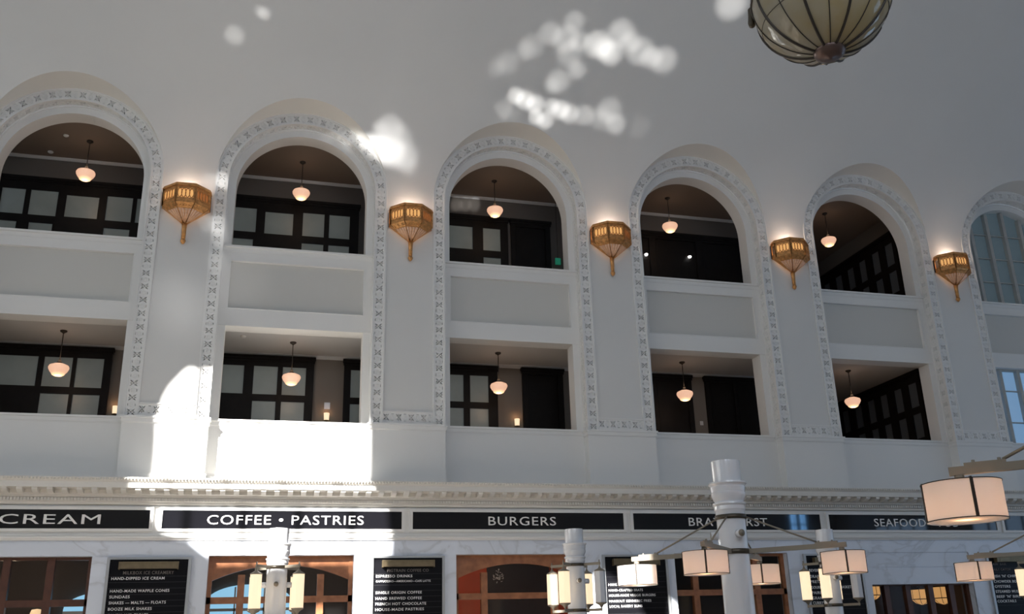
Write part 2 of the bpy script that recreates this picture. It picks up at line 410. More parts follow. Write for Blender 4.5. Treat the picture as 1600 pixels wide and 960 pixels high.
# ------------------------------------------------------------------ parapets, sills, spandrel panels
def bayinfill(n):
    m = MB(); r = RI
    # lower parapet
    m.box(-r, r, YF - .02, YD, 5.2, SILL1 - .14)
    m.box(-r, r, YF - .05, YD, 5.2, 5.57)
    m.box(-r, r, YF - .03, YD, SILL1 - .16, SILL1 - .14)
    m.box(-r, r, YF - .045, YD, SILL1 - .14, SILL1 - .05); m.box(-r, r, YF - .08, YD + .05, SILL1 - .05, SILL1)
    # spandrel: frame and recessed panel, upper sill
    z0, z1 = HEAD1, SILL2 - .12; pz0, pz1 = 9.655, 10.93; px = 1.645
    m.box(-r, -px, YF - .02, YD, z0, z1); m.box(px, r, YF - .02, YD, z0, z1)
    m.box(-px, px, YF - .02, YD, z0, pz0); m.box(-px, px, YF - .02, YD, pz1, z1)
    m.box(-px, px, YF + .07, YD, pz0, pz1, 1)
    for a, b, c, d in ((-px, px, pz1 - .02, pz1), (-px, px, pz0, pz0 + .02)): m.box(a, b, YF - .03, YF + .07, c, d)
    for a, b in ((-px, -px + .02), (px - .02, px)): m.box(a, b, YF - .03, YF + .07, pz0 + .02, pz1 - .02)
    m.box(-r, r, YF - .04, YD, SILL2 - .12, SILL2 - .05); m.box(-r, r, YF - .10, YD + .05, SILL2 - .05, SILL2)
    m.box(-r, r, YF - .035, YD, SILL2 - .15, SILL2 - .12)
    return m
inf_me = bayinfill(0).mesh('bay_infill', [M['trim'], M['panel']])
for n in range(N0, N1 + 1):
    struct(link('wall_parapet', inf_me, None, (cx(n), 0, 0)), 'parapet and recessed spandrel panel inside an arch')

# ------------------------------------------------------------------ galleries
XC = 22.7; XW = 26.9; YE = 9.0
g = MB()
XG0 = X0 + .05
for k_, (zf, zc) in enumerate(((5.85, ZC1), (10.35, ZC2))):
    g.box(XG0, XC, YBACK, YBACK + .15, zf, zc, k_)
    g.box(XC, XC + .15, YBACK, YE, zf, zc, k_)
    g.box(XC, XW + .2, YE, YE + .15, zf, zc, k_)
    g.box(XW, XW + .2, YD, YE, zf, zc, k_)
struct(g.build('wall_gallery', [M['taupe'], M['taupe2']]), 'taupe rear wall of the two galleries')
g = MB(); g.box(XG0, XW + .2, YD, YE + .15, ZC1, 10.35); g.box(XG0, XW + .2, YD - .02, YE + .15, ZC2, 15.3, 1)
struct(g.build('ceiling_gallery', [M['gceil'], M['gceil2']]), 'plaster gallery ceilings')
g = MB(); g.box(XG0, XW + .2, YD, YE + .15, 5.6, 5.85); struct(g.build('floor_gallery', M['plinthdark']))
# crown moulding under the ceiling
g = MB()
for zc, d in ((ZC1, .09), (ZC2, .07)):
    g.prof([(YBACK, zc - d), (YBACK - .03, zc - d), (YBACK - .08, zc - .02), (YBACK - .08, zc), (YBACK, zc)], XG0, XC)
struct(g.build('trim_%d' % tn, M['gceil']), 'crown moulding along the gallery ceiling'); tn += 1

wn = 1
def glazed(name_n, x0, x1, ztop, zbot, panes, pm, header=True, label=None, cross=False):
    """dark wood screen on the rear wall; panes = (x0,x1,z0,z1)"""
    root = empty('window_%d' % name_n, (0, 0, 0)); struct(root, label or 'dark wood glazed screen on the gallery wall')
    xs = sorted({x0, x1} | {p[0] for p in panes} | {p[1] for p in panes}); zs = sorted({zbot, ztop} | {p[2] for p in panes} | {p[3] for p in panes})
    m = MB(); yf, yb = YBACK - .10, YBACK - .005
    def B(a, b, y0, y1, c, d):
        if cross: m.box(XW - (YBACK - y0), XW - (YBACK - y1), a, b, c, d)
        else: m.box(a, b, y0, y1, c, d)
    for i in range(len(xs) - 1):
        for j in range(len(zs) - 1):
            xm, zm = (xs[i] + xs[i + 1]) / 2, (zs[j] + zs[j + 1]) / 2
            if any(p[0] < xm < p[1] and p[2] < zm < p[3] for p in panes): continue
            B(xs[i], xs[i + 1], yf, yb, zs[j], zs[j + 1])
    if header: B(x0 - .04, x1 + .04, yf - .05, yb, ztop - .02, ztop + .06); B(x0 - .02, x1 + .02, yf - .025, yb, ztop - .09, ztop - .02)
    for p in panes: B(p[0] - .0, p[0] + .02, yf - .012, yf + .01, p[2], p[3]); B(p[1] - .02, p[1], yf - .012, yf + .01, p[2], p[3])
    m.build('frame', M['darkwood'], root)
    for p in panes:
        m = MB()
        if cross: m.box(XW - .06, XW - .04, p[0], p[1], p[2], p[3])
        else: m.box(p[0], p[1], YBACK - .06, YBACK - .04, p[2], p[3])
        m.build('pane', pm, root)
U0, U1, U2, U3, L0, L1, L2, L3 = 12.885, 13.62, 11.95, 12.67, 8.22, 9.0, 7.3, 8.04
def pr(lst, a, b): return [(x0, x1, a, b) for x0, x1 in lst]
# upper gallery
glazed(wn, -2.6, 4.12, 13.93, 10.4, pr([(-2.1, -1.4), (-1.2, -.5), (-.2, .45), (.55, 1.16), (1.25, 1.96), (3.14, 3.83)], U0, U1) + [(2.13, 2.98, 12.9, 13.55)] + pr([(.4, 1.05), (1.31, 1.92), (3.14, 3.83)], U2, U3) + pr([(3.9, 4.08)], U0, U1), M['frost']); wn += 1
glazed(wn, 6.1, 9.94, 13.93, 10.4, pr([(6.4, 7.1), (8.34, 8.98), (9.08, 9.7)], U0, U1) + [(7.3, 8.11, 12.87, 13.55)] + pr([(6.4, 7.05), (8.34, 8.98), (9.08, 9.7)], U2, U3), M['frost']); wn += 1
glazed(wn, 12.2, 14.40, 13.93, 10.4, pr([(12.55, 13.33), (13.61, 14.18)], U0, U1) + pr([(13.61, 14.18)], U2, U3), M['frost']); wn += 1
glazed(wn, 14.5, 15.74, 13.93, 10.4, [(14.62, 15.6, 11.2, 13.75)], M['darkwood'], label='black folding door beside the glazed screen'); wn += 1
glazed(wn, 17.2, 22.4, 13.93, 10.4, [(17.5, 19.0, 11.2, 13.75), (19.2, 20.6, 11.2, 13.75), (20.8, 22.2, 11.2, 13.75)], M['darkwood'], label='black panelled doors in the fourth upper gallery'); wn += 1
# lower gallery
glazed(wn, -2.6, 3.76, 9.23, 5.9, pr([(-2.1, -1.4), (-1.2, -.5), (.2, .95), (1.1, 2.06), (2.16, 2.86), (2.92, 3.6)], L0, L1) + pr([(-1.2, -.5), (2.17, 2.87), (2.92, 3.59)], L2, L3), M['frost']); wn += 1
glazed(wn, 6.0, 8.86, 9.23, 5.9, pr([(6.3, 7.06), (7.27, 7.93), (8.02, 8.67)], L0, L1) + pr([(7.28, 7.92), (8.02, 8.66)], L2, L3), M['frost']); wn += 1
glazed(wn, 9.67, 11.6, 9.23, 5.9, pr([(9.83, 10.45), (10.6, 11.3)], L0, L1) + pr([(9.83, 10.45), (10.6, 11.3)], L2, L3), M['frost']); wn += 1
glazed(wn, 12.1, 13.98, 9.23, 5.9, pr([(12.4, 13.01), (13.16, 13.73)], L0, L1) + pr([(12.4, 13.01), (13.15, 13.72)], L2, L3), M['frost']); wn += 1
glazed(wn, 14.72, 15.94, 9.23, 5.9, [(14.85, 15.8, 6.3, 9.1)], M['darkwood'], label='black panelled door in the third lower gallery'); wn += 1
glazed(wn, 18.75, 20.0, 9.23, 5.9, [(18.88, 19.87, 6.3, 9.1)], M['darkwood'], label='black panelled door left in the fourth lower gallery'); wn += 1
glazed(wn, 20.46, 22.5, 9.23, 5.9, [(20.6, 21.4, 6.3, 9.1), (21.5, 22.35, 6.3, 9.1)], M['darkwood'], label='black panelled doors right in the fourth lower gallery'); wn += 1
cw = [(1.50, 1.94), (2.22, 2.64), (2.96, 3.36), (3.64, 4.05), (4.35, 4.78), (5.1, 5.5)]
glazed(wn, 1.36, 6.0, 13.98, 10.4, pr(cw, 12.93, 13.68) + pr(cw, 12.0, 12.72), M['frost_dim'], cross=True, label='dark glazed screen receding in the fifth upper gallery'); wn += 1
glazed(wn, 1.36, 6.0, 9.30, 5.9, pr(cw, 8.25, 9.0) + pr(cw, 7.3, 8.04), M['frost_dim'], cross=True, label='dark glazed screen receding in the fifth lower gallery'); wn += 1

# glazed bays 6 and 7 (real windows)
def bay_window(n, zlo, zhi, arch, pmat, k):
    root = empty('window_%d' % k, (cx(n), 0, 0)); struct(root, 'grey painted window of tall panes in the arch at the right end')
    y0, y1 = .55, .66; xs = [-1.22, -.57, .08, .73, 1.38]; m = MB()
    def top(x): return ZS + math.sqrt(max(0, R2 * R2 - x * x)) - .02 if arch else zhi
    for x in xs: m.box(x - .055, x + .055, y0 - .06, y1 + .04, zlo, top(abs(x) + .05))
    zb = [zlo + .86 * i + .03 for i in range(1, 5)] if arch else [zlo + 1.05, ]
    if not arch: zb = [8.55, 7.58]
    for z in (zb if not arch else [12.1, 12.9, 13.72]):
        hw = R2 if z < ZS else math.sqrt(R2 * R2 - (z - ZS) ** 2); m.box(-hw, hw, y0, y1 - .02, z - .014, z + .014)
    m.box(-R2, R2, y0 - .05, y1 + .05, zlo, zlo + .05)
    if not arch: m.box(-R2, R2, y0 - .05, y1 + .05, zhi - .05, zhi)
    m.build('frame', M['winframe'], root)
    if arch:
        pts = [(-R2, zlo), (R2, zlo)] + [(R2 * math.cos(PI * i / 32), ZS + R2 * math.sin(PI * i / 32)) for i in range(33)]
    else: pts = [(-R2, zlo), (R2, zlo), (R2, zhi), (-R2, zhi)]
    m = MB(); m.add([(x, .625, z) for x, z in pts], [tuple(range(len(pts)))]); m.add([(x, .64, z) for x, z in pts], [tuple(range(len(pts)))])
    m.build('pane', pmat, root)
for n in (6, 7):
    bay_window(n, SILL2, 0, True, M['paneN'], wn); wn += 1
    bay_window(n, SILL1, HEAD1, False, M['paneB'], wn); wn += 1

# ------------------------------------------------------------------ cornice
XA, XB = X0 + .05, X1 - .05
c = MB()
c.prof([(0, 4.86), (-.04, 4.88), (-.04, 4.915), (-.10, 4.93), (-.10, 5.0), (-.16, 5.01), (-.16, 5.05), (-.24, 5.07), (-.24, 5.15), (-.57, 5.15), (-.57, 5.27), (-.60, 5.28), (-.66, 5.345), (-.66, 5.36), (.02, 5.47), (.36, 5.48), (.36, 4.86)], XA, XB)
step = W / 19; x = XA + .1
while x < XB - .2:
    c.prof([(-.53, 5.15), (-.53, 5.11), (-.50, 5.09), (-.42, 5.06), (-.34, 5.065), (-.24, 5.05), (-.24, 5.15)], x, x + .11); x += step
step = W / 84; x = XA + .05
while x < XB - .1:
    c.box(x, x + .036, -.145, -.10, 4.935, 4.995); x += step
x = XA + .04; step = W / 80                      # egg and dart beads on the top edge
while x < XB - .1:
    c.add([(x, -.662, 5.338), (x + .05, -.662, 5.338), (x + .042, -.632, 5.295), (x + .008, -.632, 5.295), (x + .025, -.668, 5.31)], [(0, 1, 4), (1, 2, 4), (2, 3, 4), (3, 0, 4)]); x += step
struct(c.build('trim_%d' % tn, M['cornice']), 'beige cornice with modillions and dentils above the signs'); tn += 1

# ------------------------------------------------------------------ sign frieze and storefront wall
f = MB()
f.box(XA, XB, 0, .4, 4.10, 4.87)
f.prof([(0, 4.10), (0, 4.24), (-.04, 4.235), (-.04, 4.20), (-.07, 4.185), (-.07, 4.15), (-.03, 4.12), (-.03, 4.10)], XA, XB)
f.box(XA, XB, .0, .34, 5.2 - .35, 5.2)
struct(f.build('wall_frieze', M['trim']), 'painted frieze behind the shop signs')
OW = 1.57
f = MB()
for n in range(N0, N1 + 1):
    c0 = cx(n) - .02
    # pier between this opening and the next
    f.box(c0 + OW, c0 + W - OW if n < N1 else XB, 0, .5, 0, 3.777)
    # pilaster strips
    f.box(c0 + OW, c0 + OW + .34, -.02, .02, 0, 3.76); f.box(c0 + W - OW - .28, c0 + W - OW, -.02, .02, 0, 3.76)
f.box(XA, cx(N0) - OW, 0, .5, 0, 3.777)
f.box(XA, XB, 0, .5, 3.777, 4.10)
c5 = cx(5)
f.box(c5 - .02 - OW, c5 - .02 + OW, .03, .5, 3.0, 3.777); f.box(c5 - .02 - OW, c5 + OW - .02, .012, .05, 3.40, 3.415)
f.box(c5 - .02 - OW, c5 - .02 + OW, .01, .5, 2.96, 3.02)
struct(f.build('wall_storefront', M['marble']), 'grey veined marble storefront wall')

def text_mesh(s, size, sx=1.25, ext=.006, off=0., sp=1.05):
    cu = bpy.data.curves.new('txt', 'FONT'); cu.body = s; cu.size = size; cu.extrude = ext; cu.offset = off; cu.space_character = sp
    cu.align_x = 'CENTER'; cu.resolution_u = 3
    o = bpy.data.objects.new('txt', cu); COL.objects.link(o)
    bpy.context.view_layer.update()
    me = bpy.data.meshes.new_from_object(o.evaluated_get(bpy.context.evaluated_depsgraph_get()))
    bpy.data.objects.remove(o); bpy.data.curves.remove(cu)
    return me
def text_fit(s, width, height, ext=.006, off=0., sp=1.1):
    """flat lettering scaled to width x height; returns one mesh per word"""
    me = text_mesh(s, 1.0, 1, ext, off, sp)
    xs = [v.co.x for v in me.vertices]; ys = [v.co.y for v in me.vertices]
    x0, x1, y0, y1 = min(xs), max(xs), min(ys), max(ys)
    P = [((v.co.x - (x0 + x1) / 2) / (x1 - x0) * width, -v.co.z, (v.co.y - y0) / (y1 - y0) * height) for v in me.vertices]
    F = [tuple(p.vertices) for p in me.polygons]
    par = list(range(len(P)))
    def find(a):
        while par[a] != a: par[a] = par[par[a]]; a = par[a]
        return a
    for f in F:
        for k in f[1:]: par[find(k)] = find(f[0])
    iv = {}
    for i, p in enumerate(P):
        r = find(i); a, b = iv.get(r, (1e9, -1e9)); iv[r] = (min(a, p[0]), max(b, p[0]))
    merged = []
    for a, b in sorted(iv.values()):
        if merged and a <= merged[-1][1]: merged[-1][1] = max(b, merged[-1][1])
        else: merged.append([a, b])
    gaps = sorted([(merged[i + 1][0] - merged[i][1], (merged[i + 1][0] + merged[i][1]) / 2) for i in range(len(merged) - 1)], reverse=True)
    nw = len(s.split()); cuts = sorted(c for g_, c in gaps[:nw - 1])
    bpy.data.meshes.remove(me)
    out = []
    for w_ in range(nw):
        lo = cuts[w_ - 1] if w_ else -1e9; hi = cuts[w_] if w_ < nw - 1 else 1e9
        ids = {}; vs = []; fs = []
        for f in F:
            if not (lo < P[f[0]][0] < hi): continue
            for k in f:
                if k not in ids: ids[k] = len(vs); vs.append(P[k])
            fs.append([ids[k] for k in f])
        m_ = bpy.data.meshes.new('lettering'); m_.from_pydata(vs, [], fs); out.append(m_)
    return out
def put_text(s, width, height, ext, off, material, parent, loc):
    for m_ in text_fit(s, width, height, ext, off):
        m_.materials.append(material); link('lettering', m_, parent, loc)
signs = {1: ('ICE CREAM', 3.10, 'black shop sign reading ICE CREAM, cut off by the left edge', 2.83), 2: ('COFFEE \u2022 PASTRIES', 3.43, 'black shop sign reading COFFEE and PASTRIES with a dot between', 8.28),
         3: ('BURGERS', 1.68, 'black shop sign reading BURGERS', 13.78), 4: ('BRATWURST', 2.2, 'black shop sign reading BRATWURST, half hidden by a post', 19.22),
         5: ('SEAFOOD \u2022 PUB', 2.62, 'black shop sign reading SEAFOOD and PUB behind the big drum lamp', 24.8), 6: (None, 0, 'blank end of a black shop sign at the right edge', 30.25), 0: (None, 0, 'black shop sign beyond the left edge', -2.75)}
for n, (s, wd, lab, xc) in signs.items():
    if n == 0: continue
    r = empty('shop_sign', (cx(n), 0, 4.29)); tag(r, lab, 'sign', 'shop signs along the frieze')
    hw = W / 2 - .128
    MB().box(-hw, hw, -.03, -.002, .06, .46).build('sign_board', M['signblack'], r)
    m = MB(); q = .07
    for a, b, c_, d in ((-hw - q, hw + q, 0, .06), (-hw - q, hw + q, .46, .52), (-hw - q, -hw, .06, .46), (hw, hw + q, .06, .46)): m.box(a, b, -.055, -.002, c_, d)
    m.build('sign_frame', M['trim'], r)
    if s:
        put_text(s, wd, .205, .008, 0., M['letter'], r, (xc - cx(n), -.038, .155))

# ------------------------------------------------------------------ menu boards
menus = [
 (0, 'black menu board headed ICE CREAMERY between the first and second shop windows', [('MILKBOX ICE CREAMERY', 1.02, 3.395, 0, .07, 3), ('HAND-DIPPED ICE CREAM', 1.06, 3.285, -1, .058, 2), ('HAND-MADE WAFFLE CONES', 1.18, 3.03, -1, .058, 2), ('SUNDAES', .40, 2.91, -1, .058, 2), ('SHAKES \u2014 MALTS \u2014 FLOATS', 1.13, 2.79, -1, .058, 2), ('BOOZE MILK SHAKES', .86, 2.665, -1, .058, 2), ('CANDY AND TREATS', .8, 2.54, -1, .058, 2)]),
 (1, 'black menu board listing espresso drinks and hot chocolate', [('PIGTRAIN COFFEE CO', .95, 3.395, 0, .065, 3), ('ESPRESSO DRINKS', .83, 3.275, -1, .058, 2), ('CAPPUCCINO\u2014AMERICANO\u2014CAFE LATTE', 1.25, 3.17, -1, .045, 2), ('SINGLE ORIGIN COFFEE', 1.05, 2.915, -1, .058, 2), ('HAND BREWED COFFEE', 1.05, 2.79, -1, .058, 2), ('FRENCH HOT CHOCOLATE', 1.15, 2.67, -1, .058, 2), ('HOUSE-MADE PASTRIES', 1.1, 2.55, -1, .058, 2)]),
 (2, 'black menu board listing brats and veggie burgers behind the sunlit drum lamp', [('NEXT DOOR BURGERS', .9, 3.14, 0, .05, 2), ('100% ALL NATURAL BEEF', 1.25, 3.02, -1, .058, 2), ('HAND-CRAFTED BRATS', .88, 2.89, -1, .058, 2), ('HOUSE-MADE VEGGIE BURGERS', 1.2, 2.77, -1, .058, 2), ('MAKEOUT KENNEBEC FRIES', 1.08, 2.64, -1, .058, 2), ('LOCAL BAKERY BUNS', .84, 2.52, -1, .058, 2)]),
 (3, 'black menu board behind the tube lanterns of the right post', [('BEVERAGES', .5, 3.3, -1, .07, 2), ('DRAFT BEER', .6, 3.15, -1, .07, 2), ('PRETZELS', .5, 3.02, -1, .07, 2), ('GOURMET BRATS IN BASKETS', 1.2, 2.88, -1, .07, 2), ('PAIRINGS', .5, 2.75, -1, .07, 2), ('GRANOLA', .5, 2.62, -1, .07, 2), ('CURRYWURST', .6, 2.5, -1, .07, 2)]),
 (4, 'black menu board at the right edge listing cocktails', [('RAW BAR', .5, 3.42, -1, .06, 3), ('DAILY CATCH', .6, 3.28, -1, .06, 3), ("FISH 'N' CHIPS", .8, 3.1, -1, .07, 2), ('CHOWDER BOWLS', .95, 2.96, -1, .07, 2), ('OYSTERS', .5, 2.83, -1, .07, 2), ('STEAMED MUSSELS', .95, 2.7, -1, .07, 2), ("BEEF 'N' BIRD", .8, 2.57, -1, .07, 2), ('COCKTAILS', .6, 2.45, -1, .07, 2)])]
for i, lab, rows in menus:
    xc = (5.46, 11.03, 16.60, 22.08, 27.65)[i]; r = empty('menu_board', (xc, 0, 0)); tag(r, lab, 'menu board', 'menu boards between the shop windows')
    hw = .79
    MB().box(-hw, hw, -.045, -.022, 1.2, 3.70).build('board', M['menublack'], r)
    m = MB()
    for a, b, c_, d in ((-hw - .06, hw + .06, 3.70, 3.745), (-hw - .06, -hw, 1.15, 3.70), (hw, hw + .06, 1.15, 3.70), (-hw, hw, 1.15, 1.2)): m.box(a, b, -.08, -.022, c_, d)
    m.build('frame', M['silver'], r)
    m = MB()
    m.box(-.58, .58, -.16, -.05, 3.50, 3.63); m.box(-.60, -.575, -.18, -.05, 3.485, 3.645); m.box(.575, .60, -.18, -.05, 3.485, 3.645); m.box(-.58, .58, -.175, -.05, 3.62, 3.645); m.box(-.5, .5, -.168, -.15, 3.515, 3.60)
    o = m.build('picture_light', M['brass'], r); o['label'] = 'brass light bar'
    for z in (3.45, 3.345, 3.225, 3.10, 2.975, 2.85, 2.73, 2.61, 2.49):
        pass
    m = MB()
    for z in (3.345, 3.225, 3.10, 2.975, 2.85, 2.73, 2.61, 2.49, 2.37): m.box(-hw, hw, -.048, -.044, z, z + .006)
    m.build('slat_joints', M['board'], r)
    for s, wd, z, al, h, mk in rows:
        put_text(s, wd, h, .003, .008, M['letter%d' % mk], r, ((-hw + .06 + wd / 2) if al else 0, -.052, z - .005))

# ------------------------------------------------------------------ storefront windows
def shopfront(n, k, wood, interior, head='arch', ztop=3.777):
    c0 = cx(n) - .02; root = empty('window_%d' % k, (c0, 0, 0)); struct(root, 'timber framed shop window under the sign')
    y0, y1 = .22, .32; z_tr = 2.86
    m = MB()
    if head == 'arch':
        RR = 4.2; zt = 3.58      # segmental arched head
        pts = [(-OW, ztop), (OW, ztop)]; arcp = []
        for i in range(25):
            x = OW - 2 * OW * i / 24; arcp.append((x, zt - (RR - math.sqrt(RR * RR - x * x)) * 1.2))
        poly = pts + arcp
        nn = len(poly)
        # strip between straight head and arc
        for i in range(24):
            xa, za = arcp[i]; xb, zb = arcp[i + 1]
            m.add([(xa, y0, za), (xb, y0, zb), (xb, y0, ztop), (xa, y0, ztop), (xa, y1, za), (xb, y1, zb), (xb, y1, ztop), (xa, y1, ztop)], [(0, 1, 2, 3), (4, 5, 6, 7), (0, 1, 5, 4)])
        vert = [-.86, .0 + 99, .86]; topz = 3.6
    else:
        m.box(-OW, OW, y0, y1, ztop - .06, ztop); vert = [-1.0, -.35, .35, 1.0]; topz = ztop
        if head == 'square': vert = [-.95, -.1, .75]
    for v in vert:
        if v < 50: m.box(v - .075, v + .075, y0 - .03, y1 + .02, 0, topz - (.0 if head != 'arch' else .22))
    m.box(-OW, -OW + .09, y0 - .02, y1, 0, ztop); m.box(OW - .09, OW, y0 - .02, y1, 0, ztop)
    if ztop > 3.3: m.box(-OW, OW, y0 - .02, y1, z_tr - .09, z_tr + .05)
    m.box(-OW, OW, y0 - .02, y1, .0, .5)
    m.build('frame', wood, root)
    MB().box(-OW + .09, OW - .09, .26, .27, .5, ztop - .02).build('pane', M['shopglass'], root)
    # room behind
    m = MB(); y2 = 3.6; xw = 2.5
    m.quad((-xw, y2, 0), (xw, y2, 0), (xw, y2, 4.2), (-xw, y2, 4.2), 0)
    m.quad((-xw, .5, 0), (-xw, y2, 0), (-xw, y2, 4.2), (-xw, .5, 4.2), 0); m.quad((xw, .5, 0), (xw, y2, 0), (xw, y2, 4.2), (xw, .5, 4.2), 0)
    m.quad((-xw, .5, 4.2), (xw, .5, 4.2), (xw, y2, 4.2), (-xw, y2, 4.2), 1)
    o = m.build('wall_shop_%s' % 'abcdefghijkl'[n + 2], [interior, M['inter']]); o.location = (c0, 0, 0); struct(o, 'room behind the shop window')
    return c0
for n in range(N0, N1 + 1):
    if n == 1: shopfront(n, wn, M['wood_dark'], M['inter'], 'square')
    elif n == 3: shopfront(n, wn, M['wood'], M['orange'])
    elif n == 4: shopfront(n, wn, M['wood'], M['inter'], 'square')
    elif n == 5: shopfront(n, wn, M['wood_dark'], M['inter'], 'pub', 2.99)
    else: shopfront(n, wn, M['wood'], M['inter'])
    wn += 1
plight('shop_light_orange', (13.0, 1.2, 3.6), 45, (1, .8, .6), .1)
plight('shop_light_ice_cream', (2.4, 1.4, 3.5), 14, (1, .75, .5), .1)
plight('shop_light_coffee', (8.2, 1.6, 3.5), 12, (1, .85, .7), .1)
# things seen in the shops
r = empty('blackboard', (14.45, 3.5, 0)); tag(r, 'blackboard with white chalk flower sketch inside the burger shop', 'blackboard')
MB().box(-.75, 1.0, -.05, 0, 2.3, 4.1).build('board', M['board'], r)
m = MB(); random.seed(3)
for i in range(34):
    a = random.uniform(0, 2 * PI); q = random.uniform(.02, .16); x_ = -.45 + q * math.cos(a); z_ = 3.52 + q * math.sin(a) * 1.1; b = random.uniform(0, PI)
    m.bar((x_ - .025 * math.cos(b), -.056, z_ - .025 * math.sin(b)), (x_ + .025 * math.cos(b), -.056, z_ + .025 * math.sin(b)), .006, .012)
m.build('chalk_drawing', M['white'], r)
def back_window(x, hw, zs_, lab):
    r = empty('back_window', (x, 3.5, 0)); tag(r, lab, 'window')
    pts = [(-hw, .9), (hw, .9)] + [(hw * math.cos(PI * i / 20), zs_ + .42 * hw * math.sin(PI * i / 20)) for i in range(21)]
    n = len(pts); m = MB(); m.add([(a, 0, b) for a, b in pts] + [(a, .04, b) for a, b in pts], [tuple(range(n)), tuple(range(2 * n - 1, n - 1, -1))] + [(i, (i + 1) % n, n + (i + 1) % n, n + i) for i in range(n)]); m.build('pane', M['skypane'], r)
    m = MB()
    for q in (-.34, .34): m.box(q * hw - .02, q * hw + .02, -.03, 0, .9, zs_ + .36 * hw)
    for z in (2.0, 2.78): m.box(-hw, hw, -.03, 0, z - .035, z + .035)
    m.build('frame', M['white'], r)
back_window(7.55, 1.05, 2.95, 'bright blue arched window on the far side of the coffee shop')
back_window(4.25, 1.0, 2.85, 'bright blue arched window on the far side of the ice cream shop')
# amber lanterns in the pub
def pub_lantern(x, y, z, r, lab):
    t = empty('hanging_lantern', (x, y, z)); tag(t, lab, 'lantern', 'amber lanterns in the pub window')
    MB().lathe([(r, .0), (r, r * .95)], 8, smooth=False).build('amber_glass', M['amber'], t)
    MB().lathe([(.02, -r * .55), (r * .6, -r * .38), (r, 0)], 8, smooth=False).build('glass_bowl', M['amber'], t)
    m = MB(); m.lathe([(r + .01, -.012), (r + .01, .012), (r - .01, .012)], 8, smooth=False); m.lathe([(r + .012, r * .95), (r + .012, r * .95 + .03), (.03, r * .95 + .05)], 8, smooth=False)
    for i in range(8):
        a = 2 * PI * i / 8; m.tube([(r * math.cos(a), r * math.sin(a), r * .95), (r * math.cos(a), r * math.sin(a), 0), (r * .6 * math.cos(a), r * .6 * math.sin(a), -r * .38), (.02, 0, -r * .55)], .008, 5)
    m.tube([(0, 0, r), (0, 0, 4.15 - z)], .012, 6)
    m.build('metal_cage', M['blackmetal'], t)
pub_lantern(24.05, 1.35, 2.75, .24, 'amber lantern at the left of the pub window'); pub_lantern(26.3, 1.3, 2.64, .31, 'large amber lantern at the right of the pub window'); pub_lantern(26.35, 2.3, 2.66, .28, 'amber lantern partly behind the large one in the pub window')
o = MB().lathe([(.0, -.12), (.1, -.08), (.14, .02), (.11, .12), (.0, .14)], 20).build('globe_light', M['opal_hot'], None, (3.05, 1.6, 2.66)); tag(o, 'small cream globe light inside the ice cream shop window', 'lamp')

# ------------------------------------------------------------------ floor, far walls, ceiling
HB = -26.0
struct(MB().box(X0 - .3, X1 + .3, HB, 9.2, -.2, 0).build('floor', M['floor']), 'terrazzo floor')
struct(MB().box(X0 - .3, X1 + .3, YS - .4, vault(ZTOP) + .3, ZTOP, ZTOP + .3).build('ceiling', M['plaster']), 'flat plaster ceiling of the hall')
struct(MB().box(X0 - .3, X0, YS - .4, 9.1, 0, ZTOP).build('wall_west', M['plaster']))
# east wall with unseen glowing windows added to light the lower wall blue
m = MB(); m.box(X1, X1 + .3, YS - .4, 9.1, 0, ZTOP); struct(m.build('wall_east', M['plaster']))
for i in range(3):
    r = empty('window_%d' % wn, (X1 - .06, -5.0 - 7 * i, 0)); struct(r, 'added glowing window in the unseen east wall'); wn += 1
    MB().box(.0, .03, -2, 2, 1, 7).build('pane', M['fill_east'], r)
    m = MB()
    for y in (-2, -1, 0, 1, 2): m.box(-.04, .06, y - .06, y + .06, 1, 7)
    for z in (1, 2.5, 4, 5.5, 7): m.box(-.03, .05, -2.06, 2.06, z - .04, z + .04)
    m.build('frame', M['winframe'], r)

# west wall: unseen glowing windows added to brighten the left vault
M['fill_west'] = daypane('fill_pane_west', (.97, 1.0, .97), 3.8)
for i in range(3):
    r = empty('window_%d' % wn, (X0 + .06, -5.5 - 6 * i, 0)); struct(r, 'added glowing window in the unseen west wall'); wn += 1
    MB().box(-.03, .0, -1.8, 1.8, 7, 15).build('pane', M['fill_west'], r)
    m = MB()
    for y in (-1.8, -.9, 0, .9, 1.8): m.box(-.06, .04, y - .05, y + .05, 7, 15)
    for z in (7, 8.6, 10.2, 11.8, 13.4, 15): m.box(-.05, .03, -1.86, 1.86, z - .04, z + .04)
    m.build('frame', M['winframe'], r)

# south wall, pierced by added openings shaped to cast the wanted sun patches
TA = math.tan(SUN_AZ); TE = math.tan(SUN_EL) / math.cos(SUN_AZ)
def ap(x, y, z):       # where the sun ray that reaches (x,y,z) crosses the south wall
    d = y - YS; return (x - d * TA, z + d * TE)
main = [(5.32, 0, 4.75), (5.30, 0, 6.1), (5.26, 0, 6.8), (5.32, 0, 7.3), (5.44, 0, 7.62), (5.60, 0, 7.84), (5.74, 0, 8.02), (5.86, 0, 8.10), (6.0, 0, 8.06), (6.2, 0, 8.08), (6.6, 0, 8.05), (7.0, 0, 7.6), (8.0, 0, 7.45), (8.9, 0, 7.25), (9.3, 0, 7.2), (9.82, 0, 7.1), (9.84, 0, 9.9), (10.05, 0, 9.9), (10.06, 0, 6.95),
        (10.06, 0, 5.4), (10.5, 0, 4.95), (10.62, 0, 4.2), (10.55, 0, 3.0), (10.35, 0, 2.2), (9.6, 0, 2.2), (9.72, 0, 3.3), (9.5, 0, 3.75), (6.65, 0, 3.76), (6.2, 0, 4.1), (5.62, 0, 4.3)]
low = [(8.0, 0, 2.2), (9.4, 0, 2.2), (9.4, 0, 2.86), (8.0, 0, 2.86)]
